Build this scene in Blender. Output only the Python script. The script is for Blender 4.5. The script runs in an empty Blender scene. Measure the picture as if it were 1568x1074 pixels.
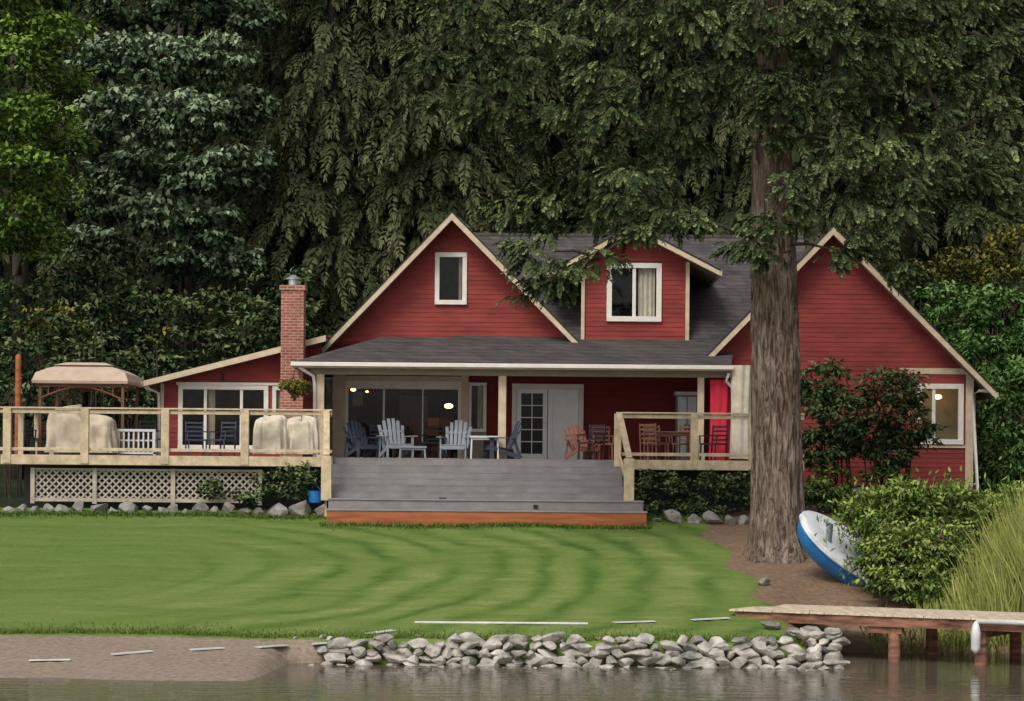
import bpy, math, random, bmesh
import numpy as np
from mathutils import Vector, Matrix, noise
random.seed(7); rng=np.random.default_rng(11)
# ---------- survey helpers: sight-line measurement at a known distance -> metres ----------
F=3705.0; ZC=3.2; TH=math.radians(0.5); CT,ST=math.cos(TH),math.sin(TH)
def C(px,py,d):
    u=px-784; v=py-735
    return Vector(((u*CT+v*ST)/F*d, d, ZC-(-u*ST+v*CT)/F*d))
def R(px0,py0,px1,py1,d):
    c=C((px0+px1)/2,(py0+py1)/2,d); w=(px1-px0)/F*d/2; h=(py1-py0)/F*d/2
    return (c.x-w,c.x+w,c.z-h,c.z+h)
scene=bpy.context.scene
# ---------- materials ----------
def nt(name):
    m=bpy.data.materials.new(name); m.use_nodes=True; t=m.node_tree; t.nodes.clear()
    o=t.nodes.new('ShaderNodeOutputMaterial'); return m,t,o
def N(t,typ,**k):
    n=t.nodes.new(typ)
    for a,b in k.items():
        if a.startswith('i_'):
            n.inputs[a[2:].replace('_',' ')].default_value=b
        else: setattr(n,a,b)
    return n
def ramp(t,stops):
    r=t.nodes.new('ShaderNodeValToRGB'); e=r.color_ramp.elements
    while len(e)<len(stops): e.new(0.5)
    for i,(p,c) in enumerate(stops):
        e[i].position=p; e[i].color=(c[0],c[1],c[2],1)
    return r
def sc(c,f): return tuple(x*f for x in c[:3])
def mat(name,col,rough=0.7,var=0.15,scale=4,bump=0.15,bscale=30,stretch=(1,1,1),spec=0.3,metal=0):
    m,t,o=nt(name); p=N(t,'ShaderNodeBsdfPrincipled'); p.inputs['Roughness'].default_value=rough
    p.inputs['Specular IOR Level'].default_value=spec; p.inputs['Metallic'].default_value=metal
    tc=N(t,'ShaderNodeTexCoord'); mp=N(t,'ShaderNodeMapping'); mp.inputs['Scale'].default_value=stretch
    t.links.new(tc.outputs['Object'],mp.inputs['Vector'])
    n=N(t,'ShaderNodeTexNoise',i_Scale=scale,i_Detail=6.0,i_Roughness=0.6); t.links.new(mp.outputs[0],n.inputs['Vector'])
    r=ramp(t,[(0.3,sc(col,1-var*1.6)),(0.7,sc(col,1+var))]); t.links.new(n.outputs['Fac'],r.inputs[0]); t.links.new(r.outputs[0],p.inputs['Base Color'])
    n2=N(t,'ShaderNodeTexNoise',i_Scale=bscale,i_Detail=4.0); t.links.new(mp.outputs[0],n2.inputs['Vector'])
    b=N(t,'ShaderNodeBump',i_Strength=bump,i_Distance=0.02); t.links.new(n2.outputs['Fac'],b.inputs['Height']); t.links.new(b.outputs[0],p.inputs['Normal'])
    t.links.new(p.outputs[0],o.inputs[0]); return m
def leafmat(name,dark,mid,light):
    m,t,o=nt(name); a=N(t,'ShaderNodeAttribute',attribute_name='tint')
    r=ramp(t,[(0.0,dark),(0.5,mid),(1.0,light)]); t.links.new(a.outputs['Fac'],r.inputs[0])
    p=N(t,'ShaderNodeBsdfDiffuse'); t.links.new(r.outputs[0],p.inputs['Color'])
    t.links.new(p.outputs[0],o.inputs[0]); return m
def brickmat(name,c1,c2,cm,scale,axes='xz',bw=0.5,rh=0.25,ms=0.02,rough=0.85,stain=None):
    m,t,o=nt(name); tc=N(t,'ShaderNodeTexCoord'); s=N(t,'ShaderNodeSeparateXYZ'); c=N(t,'ShaderNodeCombineXYZ')
    t.links.new(tc.outputs['Object'],s.inputs[0])
    ad=N(t,'ShaderNodeMath',operation='ADD')
    t.links.new(s.outputs['X'],ad.inputs[0]); t.links.new(s.outputs['Y'],ad.inputs[1])
    t.links.new(ad.outputs[0],c.inputs[0]); t.links.new(s.outputs['Z'],c.inputs[1])
    b=N(t,'ShaderNodeTexBrick',i_Scale=scale,i_Mortar_Size=ms,i_Brick_Width=bw,i_Row_Height=rh)
    b.inputs['Color1'].default_value=(*c1,1); b.inputs['Color2'].default_value=(*c2,1); b.inputs['Mortar'].default_value=(*cm,1)
    t.links.new(c.outputs[0],b.inputs['Vector'])
    n=N(t,'ShaderNodeTexNoise',i_Scale=1.3,i_Detail=8.0,i_Roughness=0.7); t.links.new(tc.outputs['Object'],n.inputs['Vector'])
    r=ramp(t,[(0.3,(0.6,0.6,0.6)),(0.7,(1.25,1.2,1.15))]); t.links.new(n.outputs['Fac'],r.inputs[0])
    mx=N(t,'ShaderNodeMix',data_type='RGBA',blend_type='MULTIPLY'); mx.inputs['Factor'].default_value=1
    t.links.new(b.outputs['Color'],mx.inputs['A']); t.links.new(r.outputs[0],mx.inputs['B']); out=mx.outputs['Result']
    if stain:
        n3=N(t,'ShaderNodeTexNoise',i_Scale=2.2,i_Detail=8.0,i_Roughness=0.75); t.links.new(tc.outputs['Object'],n3.inputs['Vector'])
        r3=ramp(t,[(0.50,(0,0,0)),(0.72,(0.8,0.8,0.8))]); t.links.new(n3.outputs['Fac'],r3.inputs[0])
        m3=N(t,'ShaderNodeMix',data_type='RGBA'); t.links.new(r3.outputs[0],m3.inputs['Factor']); t.links.new(out,m3.inputs['A']); m3.inputs['B'].default_value=(*stain,1); out=m3.outputs['Result']
    p=N(t,'ShaderNodeBsdfPrincipled'); p.inputs['Roughness'].default_value=rough; p.inputs['Specular IOR Level'].default_value=0.25
    t.links.new(out,p.inputs['Base Color'])
    bp=N(t,'ShaderNodeBump',i_Strength=0.5,i_Distance=0.01); t.links.new(b.outputs['Fac'],bp.inputs['Height']); bp.invert=True
    t.links.new(bp.outputs[0],p.inputs['Normal']); t.links.new(p.outputs[0],o.inputs[0]); return m
M={}
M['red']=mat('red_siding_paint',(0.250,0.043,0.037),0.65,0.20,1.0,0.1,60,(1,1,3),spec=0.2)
M['redshade']=mat('red_siding_shaded',(0.15,0.022,0.02),0.7,0.17,1.2,0.1,60,(1,1,4),spec=0.15)  # siding red darkened: the porch shade is put into the colour
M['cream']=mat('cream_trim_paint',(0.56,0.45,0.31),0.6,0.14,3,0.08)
M['creamw']=mat('cream_weathered_wood',(0.53,0.42,0.275),0.7,0.2,5,0.15)
M['white']=mat('white_window_frame',(0.70,0.66,0.59),0.5,0.06,4,0.03)
M['shingle']=brickmat('roof_shingles',(0.060,0.055,0.060),(0.095,0.085,0.086),(0.035,0.033,0.033),1.0,'xz',0.3,0.11,0.008,0.9,(0.10,0.075,0.055))
M['brick']=brickmat('chimney_brick',(0.40,0.13,0.09),(0.27,0.08,0.06),(0.42,0.33,0.28),1.0,'xz',0.21,0.075,0.010)
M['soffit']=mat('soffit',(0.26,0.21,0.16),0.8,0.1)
M['deck']=mat('grey_deck_boards',(0.215,0.198,0.196),0.7,0.14,2,0.2,20,(1,8,1))
M['deck2']=mat('grey_deck_tread',(0.25,0.232,0.228),0.7,0.1,2,0.2,20,(1,8,1))
M['orange']=mat('cedar_stain',(0.35,0.11,0.042),0.7,0.28,3,0.2,20,(0.3,1,3))
M['brown']=mat('brown_wood',(0.16,0.07,0.04),0.7,0.2,4)
M['dark']=mat('dark_interior',(0.018,0.014,0.013),0.9,0.3,2)
M['room']=mat('interior_wall',(0.10,0.070,0.052),0.9,0.5,1.2)
M['roomw']=mat('pale_interior_wall',(0.50,0.46,0.32),0.9,0.3,1.2)
M['metal']=mat('galvanised_metal',(0.55,0.55,0.56),0.35,0.1,5,0.05,metal=0.8)
M['black']=mat('black_metal',(0.02,0.02,0.022),0.5,0.1)
M['lattice']=mat('lattice_wood',(0.40,0.35,0.29),0.8,0.2)
M['cover']=mat('beige_cover_cloth',(0.48,0.40,0.30),0.9,0.16,3,0.5,8)
M['coverw']=mat('pale_cover_cloth',(0.62,0.55,0.44),0.9,0.16,3,0.5,8)
M['canopy']=mat('canopy_cloth',(0.50,0.38,0.29),0.85,0.08)
M['grey']=mat('grey_plastic',(0.22,0.24,0.27),0.6,0.08)
M['wplastic']=mat('white_plastic',(0.55,0.55,0.55),0.5,0.06)
M['doorw']=mat('white_door_paint',(0.80,0.79,0.77),0.5,0.04)
M['slate']=mat('slate_blue_plastic',(0.045,0.055,0.08),0.5,0.1)
M['redwood']=mat('red_brown_chair',(0.26,0.10,0.07),0.6,0.15)
M['redcloth']=mat('red_cloth',(0.60,0.03,0.06),0.9,0.1)
M['blue']=mat('blue_gelcoat',(0.015,0.18,0.50),0.35,0.15,3,0.02,spec=0.5)
M['boatw']=mat('white_gelcoat',(0.60,0.62,0.63),0.4,0.14,3,0.02,spec=0.4)
M['stone']=mat('pale_field_stone',(0.40,0.37,0.325),0.85,0.5,2.5,0.7,14)
M['stone2']=mat('grey_boulder',(0.25,0.23,0.21),0.85,0.35,3.5,0.6,14)
M['concrete']=mat('concrete',(0.38,0.33,0.28),0.9,0.15)
M['dockside']=mat('weathered_dock_fascia',(0.24,0.115,0.075),0.8,0.5,3,0.3,20,(0.5,1,3))
M['docktop']=mat('dock_planks',(0.60,0.49,0.36),0.8,0.2,3,0.3,20,(4,0.5,1))
M['pipe']=mat('white_pvc',(0.62,0.62,0.60),0.5,0.12)
M['terracotta']=mat('basket_coir',(0.22,0.10,0.05),0.9,0.2)
M['barkd']=mat('dark_bark',(0.05,0.04,0.03),0.9,0.3,4,0.5,12,(3,3,0.5))
def glassmat():
    m,t,o=nt('window_glass'); tr=N(t,'ShaderNodeBsdfTransparent'); tr.inputs[0].default_value=(0.82,0.85,0.83,1)
    g=N(t,'ShaderNodeBsdfGlossy'); g.inputs['Roughness'].default_value=0.03; g.inputs['Color'].default_value=(0.9,0.95,1,1)
    mx=N(t,'ShaderNodeMixShader'); mx.inputs[0].default_value=0.022
    t.links.new(tr.outputs[0],mx.inputs[1]); t.links.new(g.outputs[0],mx.inputs[2]); t.links.new(mx.outputs[0],o.inputs[0]); return m
M['glass']=glassmat()
def emis(name,c,s):
    m,t,o=nt(name); e=N(t,'ShaderNodeEmission'); e.inputs[0].default_value=(*c,1); e.inputs[1].default_value=s
    t.links.new(e.outputs[0],o.inputs[0]); return m
M['lamp']=emis('lit_lamp',(1,0.48,0.18),9)
def barkmat():
    m,t,o=nt('fir_bark'); tc=N(t,'ShaderNodeTexCoord'); mp=N(t,'ShaderNodeMapping'); mp.inputs['Scale'].default_value=(1,1,0.17)
    t.links.new(tc.outputs['Object'],mp.inputs['Vector'])
    v=N(t,'ShaderNodeTexNoise',i_Scale=12.0,i_Detail=8.0,i_Roughness=0.7,i_Distortion=1.1); t.links.new(mp.outputs[0],v.inputs['Vector'])
    n=N(t,'ShaderNodeTexNoise',i_Scale=1.0,i_Detail=5.0); t.links.new(tc.outputs['Object'],n.inputs['Vector'])
    r=ramp(t,[(0.40,(0.06,0.042,0.032)),(0.50,(0.18,0.138,0.11)),(0.62,(0.33,0.27,0.225))]); t.links.new(v.outputs['Fac'],r.inputs[0])
    r2=ramp(t,[(0.3,(0.75,0.7,0.66)),(0.7,(1.15,1.12,1.1))]); t.links.new(n.outputs['Fac'],r2.inputs[0])
    mx=N(t,'ShaderNodeMix',data_type='RGBA',blend_type='MULTIPLY'); mx.inputs['Factor'].default_value=1
    t.links.new(r.outputs[0],mx.inputs['A']); t.links.new(r2.outputs[0],mx.inputs['B'])
    p=N(t,'ShaderNodeBsdfPrincipled'); p.inputs['Roughness'].default_value=0.95; p.inputs['Specular IOR Level'].default_value=0.1
    t.links.new(mx.outputs['Result'],p.inputs['Base Color'])
    b=N(t,'ShaderNodeBump',i_Strength=1.0,i_Distance=0.08); t.links.new(v.outputs['Fac'],b.inputs['Height']); t.links.new(b.outputs[0],p.inputs['Normal'])
    t.links.new(p.outputs[0],o.inputs[0]); return m
M['bark']=barkmat()
# ---------- geometry builder ----------
class B:
    def __init__(s): s.v=[]; s.f=[]; s.m=[]; s.mats=[]; s.cur=0
    def mat(s,k):
        m=M[k]
        if m not in s.mats: s.mats.append(m)
        s.cur=s.mats.index(m); return s
    def add(s,vs,fs):
        o=len(s.v); s.v+= [tuple(v) for v in vs]
        for f in fs: s.f.append([i+o for i in f]); s.m.append(s.cur)
    def box(s,x0,x1,y0,y1,z0,z1):
        s.add([(x0,y0,z0),(x1,y0,z0),(x1,y1,z0),(x0,y1,z0),(x0,y0,z1),(x1,y0,z1),(x1,y1,z1),(x0,y1,z1)],
              [(0,3,2,1),(4,5,6,7),(0,1,5,4),(1,2,6,5),(2,3,7,6),(3,0,4,7)])
    def pb(s,px0,py0,px1,py1,d,th):
        x0,x1,z0,z1=R(px0,py0,px1,py1,d); s.box(x0,x1,d,d+th,z0,z1)
    def beam(s,p,q,w,h,up=(0,0,1)):
        p=Vector(p); q=Vector(q); d=(q-p).normalized(); u=Vector(up)
        if abs(d.dot(u))>0.98: u=Vector((0,1,0))
        a=d.cross(u).normalized(); b=a.cross(d).normalized()
        a=a*w/2; b=b*h/2
        vs=[p-a-b,p+a-b,p+a+b,p-a+b,q-a-b,q+a-b,q+a+b,q-a+b]
        s.add(vs,[(0,1,2,3),(7,6,5,4),(0,4,5,1),(1,5,6,2),(2,6,7,3),(3,7,4,0)])
    def prism(s,pts,y0,y1):
        n=len(pts); vs=[(x,y0,z) for x,z in pts]+[(x,y1,z) for x,z in pts]
        s.add(vs,[list(range(n)),list(range(2*n-1,n-1,-1))]+[(i,i+n,(i+1)%n+n,(i+1)%n) for i in range(n)])
    def tube(s,pts,rad,n=8,cap=True):
        pts=[Vector(p) for p in pts]; vs=[]
        for i,p in enumerate(pts):
            d=(pts[min(i+1,len(pts)-1)]-pts[max(i-1,0)]).normalized()
            u=Vector((0,0,1)) if abs(d.z)<0.9 else Vector((1,0,0))
            a=d.cross(u).normalized(); b=a.cross(d).normalized()
            r=rad[i] if hasattr(rad,'__len__') else rad
            for k in range(n):
                t=2*math.pi*k/n; vs.append(p+a*math.cos(t)*r+b*math.sin(t)*r)
        fs=[]
        for i in range(len(pts)-1):
            for k in range(n): fs.append((i*n+k,i*n+(k+1)%n,(i+1)*n+(k+1)%n,(i+1)*n+k))
        if cap: fs+= [list(range(n))[::-1],[ (len(pts)-1)*n+k for k in range(n)]]
        s.add(vs,fs)
    def done(s,name,parent=None,loc=None,rot=0,smooth=False,bevel=0):
        me=bpy.data.meshes.new(name); me.from_pydata(s.v,[],s.f); 
        for m in s.mats: me.materials.append(m)
        me.polygons.foreach_set('material_index',s.m)
        if smooth: me.polygons.foreach_set('use_smooth',[True]*len(s.f))
        me.update(); o=bpy.data.objects.new(name,me); scene.collection.objects.link(o)
        if parent: o.parent=parent
        if loc is not None: o.location=loc
        o.rotation_euler[2]=rot
        if bevel:
            b=o.modifiers.new('bevel','BEVEL'); b.width=bevel; b.segments=2; b.limit_method='ANGLE'
        return o
def empty(name):
    o=bpy.data.objects.new(name,None); scene.collection.objects.link(o); return o
# ---------- terrain ----------
def ss(a,b,x): t=np.clip((x-a)/(b-a),0,1); return t*t*(3-2*t)
YB=[63,72,88,96,112,150,400]; ZB=[2.6,5.0,9,27,33,45]
def gz(x,y):
    x=np.asarray(x,float); y=np.asarray(y,float)
    a=np.interp(y,[-400,20,34,38.0,42.2,50,58]+YB,[-4,-2,-0.7,0,0.38,1.33,2.40,2.45]+ZB)
    w=np.interp(y,[-400,20,41.7,41.95,42.3,50,58]+YB,[-4,-2,-0.6,0.36,0.42,1.33,2.40,2.45]+ZB)
    r=np.interp(y,[-400,20,43,45.2,47,50,52,56,60]+YB,[-4,-2,-0.7,-0.15,0.45,1.25,1.64,2.25,2.7,2.85]+ZB)
    k1=ss(-4.2,-3.2,x); k2=ss(4.9,6.4,x)
    z=a*(1-k1)+w*k1; z=z*(1-k2)+r*k2
    z=z+0.03*np.sin(x*1.3+y*0.7)*np.cos(y*0.9-x*0.4)
    return z
def gz1(x,y): return float(gz(x,y))
xs=np.concatenate([np.linspace(-500,-40,12),np.linspace(-38,-16,14),np.arange(-15,12,0.14),np.linspace(12.2,38,16),np.linspace(45,500,12)])
ys=np.concatenate([np.linspace(-300,25,10),np.arange(30,36,1.0),np.arange(36,60,0.14),np.linspace(60.5,90,20),np.linspace(95,420,16)])
XX,YY=np.meshgrid(xs,ys); ZZ=gz(XX,YY)
nx,ny=len(xs),len(ys)
ZZ=ZZ+rng.normal(0,0.005,ZZ.shape)
vv=np.stack([XX,YY,ZZ],-1).reshape(-1,3)
idx=np.arange(nx*ny).reshape(ny,nx)
ff=np.stack([idx[:-1,:-1],idx[:-1,1:],idx[1:,1:],idx[1:,:-1]],-1).reshape(-1,4)
me=bpy.data.meshes.new('ground'); me.from_pydata(vv.tolist(),[],ff.tolist()); me.polygons.foreach_set('use_smooth',[True]*len(ff))
sand=(1-ss(42.0,42.6,YY+0.25*np.sin(XX*1.1)))*(1-ss(-3.6,-2.8,XX))+(1-ss(41.7,41.9,YY))
edge=4.75+(50-YY)*0.06+0.2*np.sin(YY*1.7)
dirt=ss(-0.35,0.35,XX-edge)
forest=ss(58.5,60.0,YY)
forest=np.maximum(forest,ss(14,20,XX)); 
for nm,arr in (('sand',sand),('dirt',dirt),('forest',forest)):
    at=me.attributes.new(nm,'FLOAT','POINT'); at.data.foreach_set('value',np.clip(arr,0,1).reshape(-1).astype(np.float32))
def groundmat():
    m,t,o=nt('lawn_and_shore'); L=t.links.new
    g=N(t,'ShaderNodeNewGeometry'); s=N(t,'ShaderNodeSeparateXYZ'); L(g.outputs['Position'],s.inputs[0])
    def math_(op,a,b=None):
        n=N(t,'ShaderNodeMath',operation=op)
        for i,q in enumerate((a,b)):
            if q is None: continue
            if isinstance(q,(int,float)): n.inputs[i].default_value=q
            else: L(q,n.inputs[i])
        return n.outputs[0]
    def noi(scale,detail=4,rough=0.6,st=None):
        n=N(t,'ShaderNodeTexNoise',i_Scale=scale,i_Detail=float(detail),i_Roughness=rough)
        if st:
            mp=N(t,'ShaderNodeMapping'); mp.inputs['Scale'].default_value=st; L(g.outputs['Position'],mp.inputs['Vector']); L(mp.outputs[0],n.inputs['Vector'])
        else: L(g.outputs['Position'],n.inputs['Vector'])
        return n.outputs['Fac']
    def rng_(x,a,b):
        n=N(t,'ShaderNodeMapRange',interpolation_type='SMOOTHSTEP'); n.inputs['From Min'].default_value=a; n.inputs['From Max'].default_value=b; L(x,n.inputs['Value']); return n.outputs[0]
    nd=noi(0.28,3,0.5)
    # mowing arcs : ride-on mower turning rings, broken up by noise
    dx=math_('ADD',s.outputs['X'],9.5); dy=math_('MULTIPLY',math_('SUBTRACT',s.outputs['Y'],49.5),0.95)
    r=math_('SQRT',math_('ADD',math_('MULTIPLY',dx,dx),math_('MULTIPLY',dy,dy)))
    r=math_('ADD',r,math_('MULTIPLY',nd,2.2))
    r=math_('ADD',r,math_('MULTIPLY',noi(1.6,4,0.6),0.30))
    st=math_('SINE',math_('MULTIPLY',r,5.6)); st=math_('POWER',math_('ADD',math_('MULTIPLY',st,0.5),0.5),2.2)
    st2=math_('SINE',math_('MULTIPLY',r,2.3))
    st=math_('ADD',math_('MULTIPLY',math_('SUBTRACT',0.40,st),0.75),math_('MULTIPLY',st2,0.08))
    amp=math_('MULTIPLY',rng_(s.outputs['X'],-8.0,-3.5),rng_(noi(0.5,3),0.30,0.60))
    amp=math_('ADD',math_('MULTIPLY',amp,0.85),0.10)
    stn=math_('MULTIPLY',st,amp)
    fine=noi(16,5,0.75,(0.5,1,1)); mid=noi(0.9,5,0.65,(0.45,2.2,1)); big=noi(0.22,3)
    f=math_('ADD',math_('ADD',math_('MULTIPLY',stn,0.42),math_('MULTIPLY',fine,0.52)),math_('ADD',math_('MULTIPLY',mid,0.50),math_('MULTIPLY',big,0.20)))
    nearer=rng_(s.outputs['Y'],54,43); f=math_('ADD',f,math_('MULTIPLY',nearer,0.05))
    f=math_('SUBTRACT',f,0.03)
    gr=ramp(t,[(0.30,(0.050,0.098,0.018)),(0.5,(0.098,0.160,0.032)),(0.70,(0.150,0.208,0.052)),(0.92,(0.24,0.27,0.10))]); L(f,gr.inputs[0])
    sf=noi(9,6,0.7); sr=ramp(t,[(0.3,(0.19,0.14,0.10)),(0.6,(0.31,0.245,0.19)),(0.8,(0.38,0.31,0.25))]); L(sf,sr.inputs[0])
    dr=ramp(t,[(0.3,(0.12,0.075,0.048)),(0.6,(0.24,0.165,0.11)),(0.8,(0.33,0.25,0.18))]); L(sf,dr.inputs[0])
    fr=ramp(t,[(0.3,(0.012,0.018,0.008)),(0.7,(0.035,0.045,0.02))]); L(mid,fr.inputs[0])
    def am(name,thr=0.5):
        a=N(t,'ShaderNodeAttribute',attribute_name=name)
        q=math_('ADD',a.outputs['Fac'],math_('MULTIPLY',math_('SUBTRACT',noi(5,5,0.7),0.5),1.2))
        rr=ramp(t,[(0.36,(0,0,0)),(0.64,(1,1,1))]); L(q,rr.inputs[0]); return rr.outputs[0]
    def mx(fac,a,b):
        n=N(t,'ShaderNodeMix',data_type='RGBA'); L(fac,n.inputs['Factor']); L(a,n.inputs['A']); L(b,n.inputs['B']); return n.outputs['Result']
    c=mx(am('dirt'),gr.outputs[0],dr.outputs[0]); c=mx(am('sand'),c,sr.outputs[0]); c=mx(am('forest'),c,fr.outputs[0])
    p=N(t,'ShaderNodeBsdfPrincipled'); p.inputs['Roughness'].default_value=0.9; p.inputs['Specular IOR Level'].default_value=0.1
    L(c,p.inputs['Base Color']); b=N(t,'ShaderNodeBump',i_Strength=0.6,i_Distance=0.04); L(noi(22,4,0.7),b.inputs['Height']); L(b.outputs[0],p.inputs['Normal'])
    L(p.outputs[0],o.inputs[0]); return m
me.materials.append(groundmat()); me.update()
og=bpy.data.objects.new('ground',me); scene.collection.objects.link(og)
# water
def watermat():
    m,t,o=nt('lake_water'); L=t.links.new
    g=N(t,'ShaderNodeNewGeometry'); mp=N(t,'ShaderNodeMapping'); mp.inputs['Scale'].default_value=(0.8,2.4,1); L(g.outputs['Position'],mp.inputs['Vector'])
    n=N(t,'ShaderNodeTexNoise',i_Scale=1.5,i_Detail=3.0,i_Roughness=0.5); L(mp.outputs[0],n.inputs['Vector'])
    b=N(t,'ShaderNodeBump',i_Strength=1.0,i_Distance=0.011); L(n.outputs['Fac'],b.inputs['Height'])
    df=N(t,'ShaderNodeBsdfDiffuse'); df.inputs[0].default_value=(0.20,0.18,0.13,1)
    tr=N(t,'ShaderNodeBsdfTransparent'); tr.inputs[0].default_value=(0.75,0.69,0.58,1)
    m1=N(t,'ShaderNodeMixShader'); m1.inputs[0].default_value=0.55; L(tr.outputs[0],m1.inputs[1]); L(df.outputs[0],m1.inputs[2])
    gl=N(t,'ShaderNodeBsdfGlossy'); gl.inputs['Roughness'].default_value=0.02; L(b.outputs[0],gl.inputs['Normal'])
    fr=N(t,'ShaderNodeFresnel'); fr.inputs['IOR'].default_value=1.33
    m2=N(t,'ShaderNodeMixShader'); L(fr.outputs[0],m2.inputs[0]); L(m1.outputs[0],m2.inputs[1]); L(gl.outputs[0],m2.inputs[2]); L(m2.outputs[0],o.inputs[0]); return m
M['water']=watermat()
b=B().mat('water'); b.add([(-500,-300,0),(500,-300,0),(500,60,0),(-500,60,0)],[(0,1,2,3)]); b.done('lake_water')
# ---------- house ----------
H=empty('red_house')
def siding(name,prof,z0,z1,d,holes=(),lap=0.125,mt='red'):
    bb=B().mat(mt); z=z0
    while z<z1-1e-4:
        zt=min(z+lap,z1); zm=(z+zt)/2; jit=random.uniform(0.008,0.014)
        xa,xb=prof(zm); xa0,xb0=prof(z); xa1,xb1=prof(zt)
        if xb>xa:
            cuts=[(hx0,hx1) for hx0,hx1,hz0,hz1 in holes if hz0<zm<hz1]; cuts.sort()
            segs=[]; left=(xa0,xa1)
            for hx0,hx1 in cuts:
                segs.append((left,(hx0,hx0))); left=(hx1,hx1)
            segs.append((left,(xb0,xb1)))
            for (l0,l1),(r0,r1) in segs:
                if max(r0,r1)-min(l0,l1)<0.01: continue
                r0=max(r0,l0); r1=max(r1,l1)
                bb.add([(l0,d-jit,z),(r0,d-jit,z),(r1,d,zt),(l1,d,zt),(l0,d+0.01,z),(r0,d+0.01,z)],[(0,1,2,3),(0,4,5,1)])
        z=zt
    return bb.done(name,H)
def lamp(x,y,d,r):
    bpy.ops.mesh.primitive_uv_sphere_add(segments=16,ring_count=8,radius=r,location=C(x,y,d)); o=bpy.context.object; o.name='interior_lamp'; o.data.materials.append(M['lamp']); o.parent=H; o.scale=(1.2,1,0.7)
def window(px0,py0,px1,py1,d,splits=(0.5,),fw=7,curtain=0,depth=1.6,sill=True,mt='white',room='room'):
    x0,x1,z0,z1=R(px0,py0,px1,py1,d); f=fw/F*d
    bb=B().mat(mt); y0,y1=d-0.06,d+0.06
    bb.box(x0,x1,y0,y1,z1-f,z1); bb.box(x0,x1,y0-(0.03 if sill else 0),y1,z0,z0+f); bb.box(x0,x0+f,y0,y1,z0+f,z1-f); bb.box(x1-f,x1,y0,y1,z0+f,z1-f)
    for s in splits:
        xm=x0+(x1-x0)*s; bb.box(xm-f*0.33,xm+f*0.33,y0+0.03,y1,z0+f,z1-f)
    bb.done('window_frame',H,bevel=0.008)
    g=B().mat('glass'); g.add([(x0+f,d+0.02,z0+f),(x1-f,d+0.02,z0+f),(x1-f,d+0.02,z1-f),(x0+f,d+0.02,z1-f)],[(0,1,2,3)]); g.done('window_glass',H)
    r=B().mat(room); a,e=d+0.07,d+0.07+depth; X0,X1,Z0,Z1=x0-0.05,x1+0.05,z0-0.05,z1+0.05
    r.add([(X0,a,Z0),(X1,a,Z0),(X1,a,Z1),(X0,a,Z1),(X0,e,Z0),(X1,e,Z0),(X1,e,Z1),(X0,e,Z1)],[(4,5,6,7),(0,4,7,3),(1,2,6,5),(3,7,6,2),(0,1,5,4)]); r.done('room_interior',H)
    if curtain:
        c=B().mat('coverw'); n=14
        for (ca,cb) in curtain:
            xa=x0+(x1-x0)*ca; xb=x0+(x1-x0)*cb; vs=[];fs=[]
            for i in range(n+1):
                t=i/n; yy=d+0.14+0.03*math.sin(t*22); vs+=[(xa+(xb-xa)*t,yy,z0),(xa+(xb-xa)*t,yy,z1)]
            for i in range(n): fs.append((2*i,2*i+2,2*i+3,2*i+1))
            c.add(vs,fs)
        c.done('curtain',H)
    return (x0,x1,z0,z1)
def gable_roof(name,peak,left,right,d0,d1,th=0.14,board=0.155):
    bb=B()
    for (e,sgn) in ((left,-1),(right,1)):
        bb.mat('shingle'); 
        bb.prism([(e[0],e[1]),(peak[0],peak[1]),(peak[0],peak[1]-0.07),(e[0],e[1]-0.07)][::sgn],d0,d1)
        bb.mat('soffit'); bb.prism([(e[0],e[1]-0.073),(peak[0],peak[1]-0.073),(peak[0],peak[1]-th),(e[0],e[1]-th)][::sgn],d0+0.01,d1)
        bb.mat('cream'); dx=0.02*sgn
        bb.prism([(e[0]+dx,e[1]-0.02),(peak[0],peak[1]-0.0),(peak[0],peak[1]-board*1.25),(e[0]+dx,e[1]-board*1.2)][::sgn],d0-0.045,d0-0.002)
        bb.mat('black'); bb.prism([(e[0]+2*dx,e[1]+0.02),(peak[0],peak[1]+0.045),(peak[0],peak[1]+0.003),(e[0]+2*dx,e[1]-0.018)][::sgn],d0-0.06,d0+0.03)
        bb.mat('cream'); xa,xb=sorted((e[0]+dx*0.5,e[0]+dx*4)); bb.box(xa,xb,d0-0.03,d1,e[1]-0.15,e[1]-0.02)
    return bb.done(name,H)
def pc(px,py,d): c=C(px,py,d); return (c.x,c.z)
D=65.0; DZ=3.70
gd=64.35
pk,lf,rt=pc(692,326,gd),pc(485,542,gd),pc(884,524,gd)
gable_roof('main_gable_roof',pk,lf,rt,gd,76)
pw=(pk[0],pk[1]-0.12); sl=(pk[1]-lf[1])/(pk[0]-lf[0]); sr=(pk[1]-rt[1])/(rt[0]-pk[0])
w1=R(666,387,715,467,D)
siding('upper_gable_siding',lambda z:(pw[0]-(pw[1]-z)/sl+0.02,pw[0]+(pw[1]-z)/sr-0.02),6.55,pw[1]-0.05,D,[w1])
window(666,387,715,467,D,(),7,[(0.74,0.86)])
bb=B().mat('red'); x0,x1,z0,z1=R(497,516,880,522,D); bb.box(x0,x1,D-0.05,D-0.026,z0-0.05,z1); bb.done('gable_skirt_board',H)
bb=B().mat('shingle'); xa=C(700,362,70).x; xb=C(1230,362,70).x; zr=C(784,360,70).z; ze=6.9
for (y0,y1,za,zb) in ((64.75,70,ze,zr),(75.3,70,ze,zr)):
    bb.add([(xa,y0,za),(xb,y0,za),(xb,y1,zb),(xa,y1,zb)],[(0,1,2,3)])
bb.done('main_roof',H)
bb=B().mat('shingle'); bb.box(xa,xb,69.93,70.07,zr-0.03,zr+0.05); bb.done('ridge_cap',H)
dd=64.3
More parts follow.
